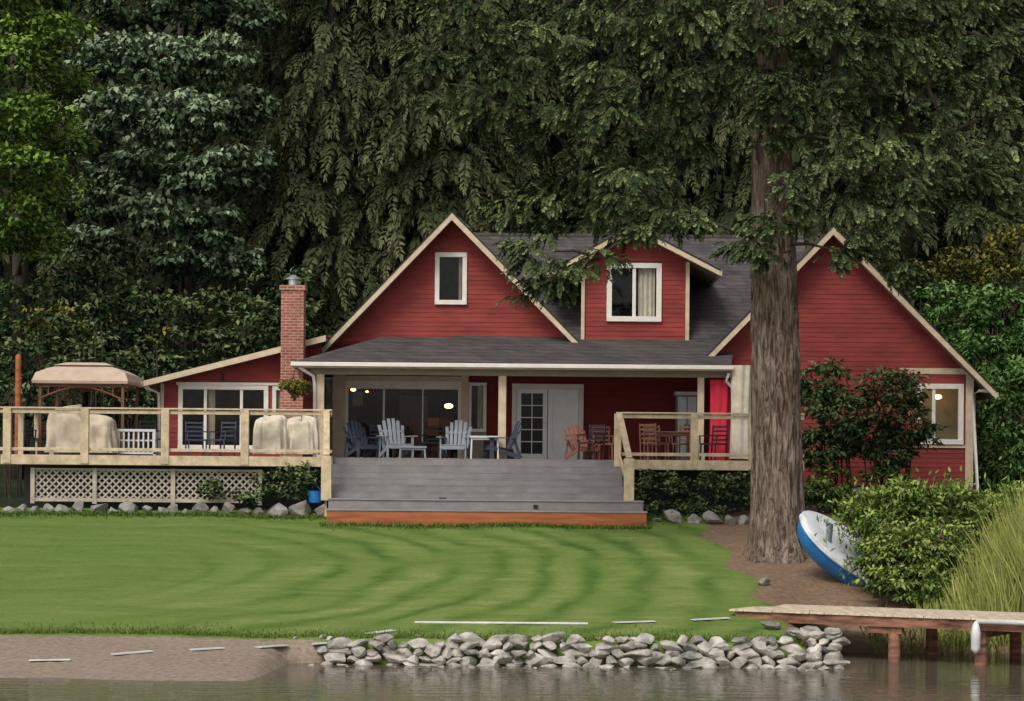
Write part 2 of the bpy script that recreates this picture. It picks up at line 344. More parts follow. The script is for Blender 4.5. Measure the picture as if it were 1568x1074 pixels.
dp,dl,dr_=pc(970,346,dd),pc(842,416,dd),pc(1101,414,dd)
gable_roof('dormer_roof',dp,dl,dr_,dd,69.6,0.12,0.12)
x0,x1,z0,z1=R(893,375,1052,522,64.85)
s2=(dp[1]-dl[1])/(dp[0]-dl[0]); s3=(dp[1]-dr_[1])/(dr_[0]-dp[0])
w2=R(929,403,1013,493,64.85)
siding('dormer_siding',lambda z:(max(x0,dp[0]-(dp[1]-0.1-z)/s2),min(x1,dp[0]+(dp[1]-0.1-z)/s3)),z0,dp[1]-0.12,64.85,[w2])
window(929,403,1013,493,64.85,(0.5,),8,[(0.58,0.88)])
bb=B().mat('cream'); zt=dp[1]-0.15-(x1-dp[0])*s3
bb.box(x0-0.05,x0+0.04,64.78,64.95,z0,dp[1]-0.15-(dp[0]-x0)*s2); bb.box(x1-0.04,x1+0.06,64.78,64.95,z0,zt); bb.done('dormer_corner_board',H)
bb=B().mat('red'); bb.box(x0,x0+0.03,64.95,69,z0,zt); bb.box(x1-0.03,x1,64.95,69,z0,zt); bb.done('dormer_side',H)
wd=62.6; wf=63.1
wp,wl,wr=pc(1276,348,wd),pc(1076,554,wd),pc(1524,600,wd)
gable_roof('wing_roof',wp,wl,wr,wd,73,0.15,0.16)
slw=(wp[1]-wl[1])/(wp[0]-wl[0]); srw=(wp[1]-wr[1])/(wr[0]-wp[0])
xl=C(1152,650,wf).x; xr=C(1484,650,wf).x; xl2=C(1100,540,wf).x; zb=C(1484,746,wf).z; zs=C(1120,566,wf).z
w3=R(1404,588,1475,681,wf)
siding('wing_siding',lambda z:(max(xl if z<zs else xl2,wp[0]-(wp[1]-0.12-z)/slw),min(xr,wp[0]+(wp[1]-0.12-z)/srw)),zb,wp[1]-0.2,wf,[w3])
window(1404,588,1475,681,wf,(0.36,),8,0,1.0,room='roomw'); lamp(1436,608,wf+0.6,0.09)
bb=B().mat('cream'); x0,x1,z0,z1=R(1478,572,1490,752,wf); bb.box(x0,x1,wf-0.06,wf+0.08,z0,z1)
bb.pb(1378,564,1484,573,wf-0.05,0.03); bb.mat('red'); bb.pb(1395,573,1478,588,wf-0.04,0.02)
bb.mat('cream'); bb.pb(1395,682,1480,686,wf-0.05,0.03)
bb.done('wing_corner_trim',H)
bb=B().mat('concrete'); x0,x1,z0,z1=R(1230,747,1487,800,wf+0.03); bb.box(xl,x1,wf+0.02,73,z0,z1); bb.done('wing_foundation',H)
bb=B().mat('red'); bb.add([(xr,wf,zb),(xr,72.9,zb),(xr,72.9,wp[1]-0.3-(xr-wp[0])*srw),(xr,wf,wp[1]-0.3-(xr-wp[0])*srw)],[(0,1,2,3)])
bb.add([(xl,wf,2.5),(xl,wf,zs),(xl,66,zs),(xl,66,2.5)],[(0,1,2,3)])
bb.add([(xl2,wf,zs),(xl2,wf,wp[1]-0.3-(wp[0]-xl2)*slw),(xl2,66,wp[1]-0.3-(wp[0]-xl2)*slw),(xl2,66,zs)],[(0,1,2,3)])
bb.add([(xl,72.9,2.5),(xr,72.9,2.5),(xr,72.9,6),(wp[0],72.9,wp[1]-0.2),(xl,72.9,6)],[(0,1,2,3,4)]); bb.done('wing_side_walls',H)
bb=B().mat('white')
def ds(pts,r=0.045): bb.tube([C(*p) for p in pts],r,8)
ds([(1518,600,62.7),(1500,598,62.9),(1491,604,63.0),(1491,640,63.0),(1497,755,63.0),(1503,764,62.8)])
ds([(458,562,61.3),(470,570,61.4),(480,576,61.5),(482,590,61.55),(482,700,61.55)])
ds([(222,587,63.4),(228,596,63.6),(243,602,63.85),(244,700,63.85)],0.04)
ds([(1116,572,61.3),(1112,584,61.4),(1128,600,61.5),(1135,640,61.5)],0.04)
bb.done('downspout',H,smooth=True)
wz0=DZ; wz1=6.95
big=R(530,582,706,706,D); ddoor=R(785,590,892,709,D); sm=R(717,586,745,662,D); side=R(494,578,512,700,D)
xL=C(488,600,D).x; xR=C(1156,600,D).x
siding('porch_wall_siding',lambda z:(xL,xR),wz0,wz1,D,[big,ddoor,sm,side],mt='redshade')
bb=B().mat('red'); bb.add([(xL,D,2.5),(xL,75,2.5),(xL,75,7.0),(xL,D,7.0)],[(0,1,2,3)]); bb.add([(xL,75,2.5),(xR,75,2.5),(xR,75,7.0),(xL,75,7.0)],[(0,1,2,3)]); 
bb.add([(xL,75,7),(C(880,500,D).x,75,7),(pk[0],75,pk[1]-0.2)],[(0,1,2)]); bb.done('house_back_walls',H)
x0,x1,z0,z1=big
bb=B().mat('cream'); bb.pb(526,576,710,584,D-0.09,0.12); bb.mat('white'); bb.pb(532,584,704,596,D-0.06,0.1)
bb.mat('cream'); bb.pb(509,574,528,706,D-0.12,0.14); bb.pb(706,574,717,706,D-0.12,0.14)
bb.mat('white'); bb.pb(528,584,533,706,D-0.05,0.1); bb.pb(701,584,706,706,D-0.05,0.1); bb.pb(586,596,589,703,D,0.05); bb.pb(646,596,648,703,D,0.05); bb.pb(533,701,701,706,D-0.05,0.1)
bb.done('patio_window_frame',H,bevel=0.006)
g=B().mat('glass'); g.add([(x0,D+0.03,z0),(x1,D+0.03,z0),(x1,D+0.03,z1),(x0,D+0.03,z1)],[(0,1,2,3)]); g.done('patio_glass',H)
r=B().mat('room'); a,e=D+0.08,D+4.5; X0,X1=xL+0.1,C(780,600,D).x
r.add([(X0,a,z0),(X1,a,z0),(X1,a,6.2),(X0,a,6.2),(X0,e,z0),(X1,e,z0),(X1,e,6.2),(X0,e,6.2)],[(4,5,6,7),(0,4,7,3),(1,2,6,5),(3,7,6,2),(0,1,5,4)])
r.mat('brown'); r.pb(600,640,690,700,67.5,0.7); r.pb(545,650,585,700,68,0.6)
r.mat('grey'); r.pb(612,606,655,655,69.2,0.05); r.mat('dark'); r.pb(550,606,580,640,69.2,0.05)
r.mat('orange'); r.pb(655,640,672,668,67.2,0.3); r.mat('coverw'); r.pb(595,648,612,668,66.6,0.3); r.pb(540,600,556,622,69.0,0.05)
r.done('living_room',H)
lamp(687,622,66.5,0.10); lamp(541,597,66.0,0.06); lamp(562,600,67.5,0.035)
window(717,586,745,662,D,(),5,[(0.5,0.95)])
window(494,578,512,640,D,(),3,[(0.1,0.9)])
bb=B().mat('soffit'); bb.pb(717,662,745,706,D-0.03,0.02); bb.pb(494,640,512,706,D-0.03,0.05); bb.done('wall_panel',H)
x0,x1,z0,z1=ddoor
bb=B().mat('white'); fw=0.1
bb.box(x0-0.02,x1+0.02,D-0.09,D+0.05,z1-fw,z1+0.03); bb.box(x0-0.02,x0+fw,D-0.09,D+0.05,z0,z1-fw); bb.box(x1-fw,x1+0.02,D-0.09,D+0.05,z0,z1-fw)
bb.mat('doorw'); xm=(x0+x1)/2; zt=z1-fw-0.005
for (a,e,lites) in ((x0+fw+0.005,xm-0.01,True),(xm+0.01,x1-fw-0.005,False)):
    st=0.12; bb.box(a,a+st,D-0.03,D+0.02,z0+0.02,zt); bb.box(e-st,e,D-0.03,D+0.02,z0+0.02,zt); bb.box(a+st,e-st,D-0.03,D+0.02,zt-st,zt); bb.box(a+st,e-st,D-0.03,D+0.02,z0+0.02,z0+0.02+0.22)
    if lites:
        A,E,Z0,Z1=a+st,e-st,z0+0.24,zt-st
        bb.box((A+E)/2-0.012,(A+E)/2+0.012,D-0.025,D+0.01,Z0,Z1)
        for k in range(1,5): zz=Z0+(Z1-Z0)*k/5; bb.box(A,E,D-0.022,D+0.008,zz-0.012,zz+0.012)
    else:
        bb.box(a+st,e-st,D-0.0,D+0.01,z0+0.24,zt-st)
bb.mat('metal'); bb.box(xm-0.09,xm-0.05,D-0.09,D-0.03,z0+0.95,z0+1.1)
bb.done('french_door',H,bevel=0.006)
r=B().mat('dark'); a,e=D+0.06,D+2; r.add([(x0,a,z0),(x1,a,z0),(x1,a,z1),(x0,a,z1),(x0,e,z0),(x1,e,z0),(x1,e,z1),(x0,e,z1)],[(4,5,6,7),(0,4,7,3),(1,2,6,5),(3,7,6,2),(0,1,5,4)]); r.done('hall_interior',H)
g=B().mat('glass'); g.add([(x0+.1,D+0.03,z0),(xm,D+0.03,z0),(xm,D+0.03,z1-.1),(x0+.1,D+0.03,z1-.1)],[(0,1,2,3)]); g.done('door_glass',H)
ed=61.3
ez=C(784,557,ed).z; xe0=C(449,552,ed).x; xe1=C(1120,560,ed).x
zt=C(784,517,D).z; xt0=C(586,515,D).x; xt1=C(1090,522,D).x
bb=B().mat('shingle')
bb.add([(xe0,ed,ez),(xe1,ed,ez),(xt1+0.6,D-0.01,zt),(xt0,D-0.01,zt)],[(0,1,2,3)])
bb.add([(xe0,ed,ez),(xt0,D-0.01,zt),(xt0,70,zt),(xe0,70,ez)],[(0,1,2,3)])
bb.done('porch_roof',H)
bb=B().mat('cream'); bb.box(xe0-0.02,xe1,ed-0.03,ed,ez-0.15,ez+0.0)
bb.mat('white'); bb.box(xe0-0.05,xe1+0.05,ed-0.15,ed-0.032,ez-0.11,ez-0.01)
bb.mat('cream'); bb.box(xe0-0.02,xe0+0.02,ed,69,ez-0.15,ez-0.01)
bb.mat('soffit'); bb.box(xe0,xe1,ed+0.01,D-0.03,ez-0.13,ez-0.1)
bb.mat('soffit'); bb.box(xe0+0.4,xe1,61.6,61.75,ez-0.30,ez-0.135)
bb.done('porch_fascia',H,bevel=0.01)
bb=B().mat('cream')
for (a,e) in ((484,496),(763,775),(1068,1078)):
    x0,x1,_,_=R(a,570,e,700,61.6); bb.box(x0,x1,61.58,61.58+0.17,DZ,ez-0.30); bb.box(x0-0.03,x1+0.03,61.55,61.78,DZ,DZ+0.15)
bb.done('porch_post',H,bevel=0.008)
def drape(name,px0,px1,py0,py1,d,mt,fold=9,amp=0.06,taper=0.8,parent=H):
    bb=B().mat(mt); n=40; mrows=8; vs=[];fs=[]; a=C((px0+px1)/2,py0,d); z=C((px0+px1)/2,py1,d).z; w=(px1-px0)/F*d/2
    for j in range(mrows+1):
        t=j/mrows; ww=w*(1-(1-taper)*math.sin(math.pi*min(1,t*0.9+0.1)))
        for i in range(n):
            th=2*math.pi*i/n; rr=1+0.16*math.sin(th*fold+t*1.5)
            vs.append((a.x+ww*rr*math.cos(th),d+ww*0.6*rr*math.sin(th),a.z+(z-a.z)*t))
    for j in range(mrows):
        for i in range(n): fs.append((j*n+i,(j+1)*n+i,(j+1)*n+(i+1)%n,j*n+(i+1)%n))
    bb.add(vs,fs); return bb.done(name,parent,smooth=True)
drape('porch_curtain',1119,1151,560,703,61.4,'coverw',7,0.06,0.85)
drape('red_curtain',1088,1118,582,705,61.7,'redcloth',6,0.06,0.9)
ad=64.0
bb=B().mat('grey'); bb.pb(1036,604,1068,706,64.3,0.6); bb.mat('wplastic'); bb.pb(1034,600,1070,605,64.25,0.7); bb.pb(1038,608,1051,700,64.27,0.03); bb.pb(1053,608,1066,700,64.27,0.03); bb.mat('black'); bb.pb(1048,650,1050,665,64.24,0.03); bb.pb(1054,650,1056,665,64.24,0.03); bb.done('storage_cabinet',None,bevel=0.01)
r0=C(220,583,63.4); r1=C(499,513,63.4); sa=(r1.z-r0.z)/(r1.x-r0.x)
bb=B().mat('shingle'); bb.prism([(r0.x,r0.z),(r1.x,r1.z),(r1.x,r1.z-0.07),(r0.x,r0.z-0.07)][::-1],63.4,70)
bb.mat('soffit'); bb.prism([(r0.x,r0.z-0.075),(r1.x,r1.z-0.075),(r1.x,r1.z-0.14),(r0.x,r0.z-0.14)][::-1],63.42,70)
bb.mat('cream'); bb.prism([(r0.x-0.02,r0.z-0.01),(r1.x,r1.z-0.01),(r1.x,r1.z-0.17),(r0.x-0.02,r0.z-0.16)][::-1],63.35,63.395); bb.box(r0.x-0.12,r0.x,63.35,70,r0.z-0.14,r0.z-0.02)
bb.done('annex_roof',H)
ax0=C(247,640,ad).x; ax1=C(492,640,ad).x
w4=R(273,590,411,689,ad); w5=R(417,592,455,689,ad)
siding('annex_siding',lambda z:(max(ax0,r0.x+(z-(r0.z-0.15))/sa if z>r0.z-0.15 else ax0),ax1),3.0,r1.z-0.1,ad,[w4,w5])
window(273,590,411,689,ad,(0.30,0.70),7,[(0.32,0.40)])
window(417,592,455,689,ad,(),6,[(0.1,0.9)])
bb=B().mat('red'); bb.add([(ax0,ad,2.4),(ax0,ad,r0.z-0.1),(ax0,70,r0.z-0.1),(ax0,70,2.4)],[(0,1,2,3)]); bb.mat('cream'); bb.box(ax0-0.02,ax0+0.07,ad-0.06,ad+0.05,3,r0.z-0.05)
bb.mat('white'); bb.pb(270,586,460,590,ad-0.08,0.05); bb.mat('black'); bb.pb(338,572,341,584,ad-0.1,0.06); bb.done('annex_trim',H)
bb=B().mat('brick'); x0,x1,z0,z1=R(430,446,467,700,63.0); bb.box(x0+0.02,x1-0.02,62.7,63.3,3.0,z1); bb.box(x0-0.02,x1+0.02,62.66,63.34,z1,z1+0.13)
bb.mat('metal'); c=C(449,440,63.0); bb.tube([(c.x,63,z1+0.12),(c.x,63,z1+0.30)],0.13,16); bb.tube([(c.x,63,z1+0.30),(c.x,63,z1+0.32),(c.x,63,z1+0.42)],[0.20,0.20,0.05],16); bb.done('brick_chimney',H)
# ---------- deck ----------
K=empty('wooden_deck')
dk=58.0; xs0=C(508,705,dk).x; xs1=C(951,705,58.3).x; xdl=C(3,700,dk).x; xdr=7.0
bb=B().mat('deck2')
for (a,e,yy) in ((xdl,xs0,dk+0.03),(xs0,xs1,58.5),(xs1,xdr,dk+0.03)):
    yk=yy
    while yk<65:
        bb.box(a+0.001,e-0.001,yk,min(yk+0.138,65),DZ-0.04,DZ); yk+=0.145
bb.mat('black'); 
bb.box(xdl+0.3,xs0,dk+1.2,dk+1.25,2.2,3.5); bb.box(xs1,xdr,dk+1.2,dk+1.25,2.2,3.5)  # black sheets below the deck, standing in for the shade there
bb.done('deck_boards_and_shade_sheets',K)
bb=B().mat('creamw')
bb.box(xdl-0.03,xs0+0.02,dk-0.03,dk+0.02,DZ-0.23,DZ+0.005); bb.box(xs1-0.02,xdr,dk-0.03,dk+0.02,DZ-0.23,DZ+0.005); bb.box(xdl-0.03,xdl+0.01,dk+0.02,66,DZ-0.23,DZ)
zr=DZ+1.15
def rail(xa,xb,yy,posts,pw=0.19):
    bb.box(xa,xb,yy-0.03,yy+0.13,zr-0.04,zr); bb.box(xa,xb,yy+0.02,yy+0.07,zr-0.15,zr-0.06); bb.box(xa,xb,yy+0.02,yy+0.07,DZ+0.10,DZ+0.18)
    for p in posts: bb.box(p-pw/2,p+pw/2,yy-0.055,yy+0.08,DZ-0.2,zr-0.042)
rail(xdl-0.1,xs0,dk,[C(p,670,dk).x for p in (11,130,253,375,497)])
rail(xs1,xdr,dk,[C(p,670,dk).x for p in (946,1063,1152)],0.17)
for yy in (60,62,64): bb.box(xdl-0.03,xdl+0.1,yy,yy+0.12,DZ,zr-0.042)
bb.box(xdl-0.06,xdl+0.1,dk+0.14,65,zr-0.04,zr)
for pxa in (500,963):
    p=C(pxa,732,56.55); bb.box(p.x-0.12,p.x+0.12,56.45,56.6,2.68,3.72)
    q=C(500 if pxa<600 else 948,640,58)
    bb.beam((p.x,56.5,3.74),(q.x,58.0,zr-0.02),0.15,0.05); bb.beam((p.x,56.5,3.60),(q.x,58.0,zr-0.2),0.05,0.10); bb.beam((p.x,56.5,2.95),(q.x,58.0,DZ+0.15),0.05,0.10)
bb.done('deck_railing',K,bevel=0.008)
bb=B(); x0,x1,z0,z1=R(500,784,990,806,56); bb.mat('orange'); bb.box(x0,x1,56,56.04,z0-0.1,z1); bb.box(x0,x0+0.04,56.04,58,z0-0.1,z1); bb.box(x1-0.04,x1,56.04,58,z0-0.1,z1)
bb.mat('deck2'); bb.box(x0-0.02,x1+0.02,55.98,56.42,z1+0.002,z1+0.045)
zc2=z1+0.045; X0,X1=C(503,770,56.4).x,C(985,770,56.4).x
bb.mat('deck'); bb.box(X0,X1,56.38,56.42,zc2+0.002,zc2+0.20); bb.mat('deck2'); bb.box(X0-0.01,X1+0.01,56.35,57.0,zc2+0.203,zc2+0.24)
zc3=zc2+0.24; nst=6; hh=(DZ-zc3)/nst; yk=56.8
for i in range(nst):
    bb.mat('deck'); bb.box(xs0,xs1,yk,yk+0.03,zc3+hh*i+0.002,zc3+hh*(i+1)-0.030)
    if i<nst-1: bb.box(xs0,xs1,yk-0.004,yk+0.32,zc3+hh*(i+1)-0.029,zc3+hh*(i+1))
    else: bb.box(xs0,xs1,yk-0.004,58.5,DZ-0.029,DZ-0.001)
    yk+=0.28
bb.mat('creamw'); bb.box(xs0-0.05,xs0-0.002,56.6,58,2.3,zc3)
bb.mat('black'); q=C(820,776,56.3); bb.box(q.x-0.05,q.x+0.05,56.34,56.375,q.z-0.04,q.z+0.04); q=C(678,763,56.7); bb.box(q.x-0.09,q.x+0.09,56.6,56.75,zc3,zc3+0.03); bb.done('deck_steps',K)
bb=B().mat('lattice'); x0,x1,z0,z1=R(50,719,398,766,58.25)
w=x1-x0; h=z1-z0; s=0.17; k=-h
while k<w:
    a0=max(k,0); a1=min(k+h,w)
    if a1-a0>0.03:
        bb.beam((x0+a0,58.25,z0+a0-k),(x0+a1,58.25,z0+a1-k),0.042,0.012,(0,1,0))
        bb.beam((x0+a0,58.265,z1-(a0-k)),(x0+a1,58.265,z1-(a1-k)),0.042,0.012,(0,1,0))
    k+=s
for p in (50,145,265,398): q=C(p,742,58.2); bb.box(q.x-0.05,q.x+0.05,58.18,58.24,z0-0.1,z1+0.02)
bb.box(x0,x1,58.20,58.24,z0-0.05,z0+0.04); bb.box(x0,x1,58.20,58.24,z1-0.04,z1+0.01)
bb.done('deck_lattice',K)
# ---------- furniture ----------
def adirondack(name,px,d,rot,mt,s=1.0):
    b=B().mat(mt)
    for i in range(6):
        x=(i-2.5)*0.1; top=1.05-0.018*(i-2.5)**2*1.6
        b.beam((x,0.22,0.28),(x*1.25,0.52,top),0.085,0.02,(0,1,0.3))
    for i in range(6): b.box(-0.3,0.3,-0.36+i*0.1,-0.275+i*0.1,0.37-i*0.018,0.39-i*0.018)
    for sx in (-1,1):
        b.box(sx*0.36-0.07,sx*0.36+0.07,-0.42,0.34,0.57,0.595); b.box(sx*0.33-0.02,sx*0.33+0.02,-0.36,-0.25,0,0.568)
        b.beam((sx*0.31,-0.36,0.34),(sx*0.31,0.5,0.06),0.025,0.11); b.beam((sx*0.33,0.3,0.57),(sx*0.3,0.5,0.05),0.025,0.08,(0,1,0))
    b.box(-0.3,0.3,-0.385,-0.362,0.26,0.36); b.beam((-0.33,0.42,0.72),(0.33,0.42,0.72),0.03,0.06)
    b.v=[(v[0]*s,v[1]*s,v[2]*s) for v in b.v]
    p=C(px,700,d); b.done(name,None,(p.x,d,DZ+0.002),rot,bevel=0.005)
adirondack('adirondack_chair',607,61.5,0.35,'grey',1.0)
adirondack('adirondack_chair',697,61.8,-0.15,'grey',0.98)
adirondack('adirondack_chair',556,62.2,0.6,'slate',0.95)
adirondack('adirondack_chair',765,61.3,-1.3,'slate',0.95)
adirondack('adirondack_chair',893,61.6,0.5,'redwood',0.9)
def table(name,px,d,w,dep,h,mt,ptop=0.03,rot=0):
    b=B().mat(mt); b.box(-w/2,w/2,-dep/2,dep/2,h-ptop,h)
    for sx in (-1,1):
        for sy in (-1,1): b.beam((sx*(w/2-0.05),sy*(dep/2-0.05),h-ptop),(sx*(w/2-0.03),sy*(dep/2-0.03),0),0.04,0.04)
    b.box(-w/2+0.05,w/2-0.05,-dep/2+0.04,-dep/2+0.06,h-0.1,h-ptop); b.box(-w/2+0.05,w/2-0.05,dep/2-0.06,dep/2-0.04,h-0.1,h-ptop)
    p=C(px,700,d); b.done(name,None,(p.x,d,DZ+0.002),rot,bevel=0.005)
def chair(name,px,d,rot,mt,h=0.92):
    b=B().mat(mt); b.box(-0.24,0.24,-0.24,0.22,0.42,0.46)
    for sx in (-1,1):
        b.beam((sx*0.22,-0.22,0.42),(sx*0.23,-0.24,0),0.035,0.035); b.beam((sx*0.22,0.22,0),(sx*0.22,0.30,h),0.035,0.035)
        b.beam((sx*0.26,-0.24,0.64),(sx*0.24,0.26,0.66),0.04,0.03); b.beam((sx*0.25,-0.22,0.44),(sx*0.26,-0.22,0.64),0.03,0.03)
    for k in range(4): b.beam((-0.21,0.24+0.02*k,0.55+k*0.11),(0.21,0.24+0.02*k,0.55+k*0.11),0.02,0.05)
    p=C(px,700,d); b.done(name,None,(p.x,d,DZ+0.002),rot,bevel=0.004)
table('patio_table',742,61.2,0.75,0.5,0.6,'wplastic',0.05); table('side_table',632,60.6,0.7,0.45,0.32,'grey',0.05)
table('dining_table',1024,60.6,1.1,0.7,0.74,'brown'); 
for (p,d,r_,m_) in ((1000,60.0,2.6,'brown'),(1048,61.4,-0.4,'brown'),(1005,61.6,0.4,'brown'),(922,62.5,0.1,'redwood'),(585,63.0,0.4,'slate'),(662,63.4,-0.2,'black'),(35,61,0.5,'black'),(55,62.2,-0.4,'black'),(235,60.8,0.7,'black'),(1092,60.8,-0.7,'black'),(300,61.5,0.3,'slate'),(340,61.2,-0.5,'slate'),(905,60.9,-0.6,'black')):
    chair('patio_chair',p,d,r_,m_)
def cover(name,px0,px1,py0,d,dep,mt,lump=0.12,seed=1):
    rr=random.Random(seed); b=B().mat(mt); x0=C(px0,690,d).x; x1=C(px1,690,d).x; zt=C((px0+px1)/2,py0,d).z; h=zt-DZ-0.08
    n=120; rows=18; cx=(x0+x1)/2; w=(x1-x0)/2; vs=[];fs=[]; ph=[rr.random()*6 for _ in range(6)]
    for j in range(rows+1):
        t=j/rows
        if t<0.75: s_=1-0.10*t/0.75; z=DZ+0.08+h*(t/0.75)*0.86
        else: q=(t-0.75)/0.25; s_=0.90*(1-q**2.2*0.96); z=DZ+0.08+h*(0.86+0.14*math.sin(q*math.pi/2))
        for i in range(n):
            th=2*math.pi*i/n; c_,s2_=math.cos(th),math.sin(th)
            ex=0.4; X=math.copysign(abs(c_)**ex,c_); Y=math.copysign(abs(s2_)**ex,s2_)
            nz=noise.noise(Vector((X*2.2+seed,Y*2,t*2.5)))
            fold=(1.1-t)*0.10*noise.noise(Vector((X*5+seed,Y*5,t*1.2)))*1.6+(1-t)*0.05*math.sin(X*16+ph[0]+3*t)+0.10*nz
            zz=z+ (lump*h*math.sin(X*2.3+ph[3])*max(0,t-0.4))+0.12*h*nz*t
            vs.append((cx+w*s_*X*(1+fold*0.6),d+dep/2+dep/2*s_*Y*(1+fold*2.2),zz))
    for j in range(rows):
        for i in range(n): fs.append((j*n+i,j*n+(i+1)%n,(j+1)*n+(i+1)%n,(j+1)*n+i))
    fs.append([rows*n+i for i in range(n)]); b.add(vs,fs); b.done(name,smooth=True)
cover('covered_grill',66,176,634,59.6,0.9,'cover',0.35,3)
cover('covered_patio_sofa',386,440,638,58.6,0.8,'coverw',0.1,5)
cover('covered_patio_chair',432,487,641,58.7,0.8,'coverw',0.12,9)
b=B().mat('wplastic')
for i in range(8): q=C(182+i*7.5,675,60.2); b.box(q.x-0.02,q.x+0.02,60.2,60.23,DZ+0.1,DZ+0.62)
q0=C(178,675,60.2).x; q1=C(238,675,60.2).x; b.box(q0,q1,60.18,60.25,DZ+0.62,DZ+0.68); b.box(q0,q1,60.18,60.25,DZ+0.06,DZ+0.11); b.box(q0,q0+0.05,60.18,60.5,DZ,DZ+0.62); b.box(q1-0.05,q1,60.18,60.5,DZ,DZ+0.62); b.box(q0,q1,60.25,60.6,DZ+0.38,DZ+0.42); b.done('white_slatted_bench')
G=empty('patio_gazebo')
b=B().mat('canopy'); gx0=C(48,580,61).x; gx1=C(196,580,61).x; gy0,gy1=61.0,63.6; z0=C(120,583,61).z; z1=C(120,572,61).z; z2=C(120,563,61).z; z3=C(120,558,61).z
def ring(f,z): 
    cx=(gx0+gx1)/2; cy=(gy0+gy1)/2; a=(gx1-gx0)/2*f; c=(gy1-gy0)/2*f; return [(cx-a,cy-c,z),(cx+a,cy-c,z),(cx+a,cy+c,z),(cx-a,cy+c,z)]
rs=[ring(0.985,z0-0.07),ring(1.0,z0),ring(0.93,z1+0.02),ring(0.72,z2),ring(0.55,z3-0.02)]
vs=sum(rs,[]); fs=[]
for j in range(len(rs)-1):
    for i in range(4): fs.append((j*4+i,j*4+(i+1)%4,(j+1)*4+(i+1)%4,(j+1)*4+i))
fs.append((16,17,18,19)); b.add(vs,fs); b.add(ring(0.62,z3)+ring(0.4,z3+0.08),[(0,1,5,4),(1,2,6,5),(2,3,7,6),(3,0,4,7),(4,5,6,7)]); b.done('canopy',G)
b=B().mat('brown')
for x in (gx0+0.2,gx1-0.15):
    for y in (gy0+0.15,gy1-0.15): b.box(x-0.035,x+0.035,y-0.035,y+0.035,DZ,z0)
for y in (gy0+0.15,gy1-0.15):
    b.beam((gx0+0.1,y,z0-0.12),(gx1-0.1,y,z0-0.12),0.05,0.06); pts=[(gx0+0.2+(gx1-gx0-0.4)*t,y,z0-0.45+0.3*math.sin(math.pi*t)) for t in np.linspace(0,1,9)]; b.tube(pts,0.025,6)
    for t in np.linspace(0.1,0.9,7): b.box(gx0+0.2+(gx1-gx0-0.4)*t-0.015,gx0+0.2+(gx1-gx0-0.4)*t+0.015,y-0.015,y+0.015,z0-0.45+0.3*math.sin(math.pi*t),z0-0.12)
b.done('frame',G)
b=B().mat('orange'); p0=C(28,543,60.5); b.tube([(p0.x,60.5,DZ),(p0.x,60.5,p0.z-0.05),(p0.x,60.5,p0.z)],[0.075,0.07,0.04],10); b.done('wooden_pole')
b=B().mat('blue'); q=C(483,757,57.6); b.tube([(q.x,57.6,q.z-0.2),(q.x,57.6,q.z+0.08),(q.x,57.6,q.z+0.09)],[0.15,0.19,0.21],14); b.tube([(q.x-0.16,57.6,q.z+0.08),(q.x,57.6,q.z+0.22),(q.x+0.16,57.6,q.z+0.08)],0.012,6); b.done('blue_bucket')
# ---------- rocks ----------
def rock_templates(n,sub,seed):
    out=[]; rr=random.Random(seed)
    for k in range(n):
        bm=bmesh.new(); bmesh.ops.create_icosphere(bm,subdivisions=sub,radius=1.0)
        planes=[(Vector((rr.uniform(-1,1),rr.uniform(-1,1),rr.uniform(-1,1))).normalized(),rr.uniform(0.42,0.75)) for _ in range(12)]
        off=Vector((k*7.3,seed,0)); vs=[]
        for v in bm.verts:
            c=v.co.copy()
            for n_,h_ in planes:
                dd_=c.dot(n_)-h_
                if dd_>0: c-=n_*dd_*0.97
            c*=1.15+0.10*noise.noise(c*2.2+off)+0.05*noise.noise(c*6+off); vs.append(c)
        fs=[[v.index for v in f.verts] for f in bm.faces]; bm.free(); out.append((vs,fs))
    return out
RT=rock_templates(14,3,3)
def addrock(b,c,sx,sy,sz):
    vs,fs=random.choice(RT); r2=Matrix.Rotation(random.uniform(0,6.28),3,random.choice('XYZ')); t2=Matrix.Rotation(random.gauss(0,0.13),3,'Y')
    c=Vector(c); S3=Matrix.Diagonal((sx,sy,sz)); m=t2@S3@r2
    b.add([c+m@v for v in vs],fs)
b=B().mat('stone')
xa=C(492,1000,41.7).x; xb=C(1280,1000,41.7).x
for course in range(5):
    x=xa+random.uniform(-0.1,0.1)
    while x<xb:
        w=random.choice((random.uniform(0.09,0.15),random.uniform(0.14,0.25)))*(1.15 if course==0 else 1); h=random.uniform(0.055,0.085)+w*0.12
        t=(x-xa)/(xb-xa)
        z=-0.03+course*0.118+random.uniform(-0.025,0.025)
        if course==4 and random.random()<0.75-0.55*t: x+=w*1.5; continue
        addrock(b,(x+w,41.60+course*0.075+random.uniform(-0.06,0.06),z),w*1.1,random.uniform(0.13,0.2),h*1.15)
        x+=w*1.88
for i in range(24): addrock(b,(random.uniform(4.9,5.7),random.uniform(41.8,43.4),random.uniform(0.1,0.6)),random.uniform(0.1,0.22),random.uniform(0.1,0.2),random.uniform(0.06,0.12))
for i in range(70):
    x=random.uniform(xa-0.4,xb); addrock(b,(x,41.2+random.uniform(-0.15,0.25),-0.05),random.uniform(0.05,0.13),0.1,random.uniform(0.04,0.07))
for i in range(40):
    x=random.uniform(xa-1.2,5); addrock(b,(x,42.25+random.uniform(-0.15,0.3),gz1(x,42.3)),random.uniform(0.03,0.09),0.06,random.uniform(0.02,0.045))
b.done('stone_retaining_wall')
b=B().mat('stone2')
x=C(-20,775,57.6).x
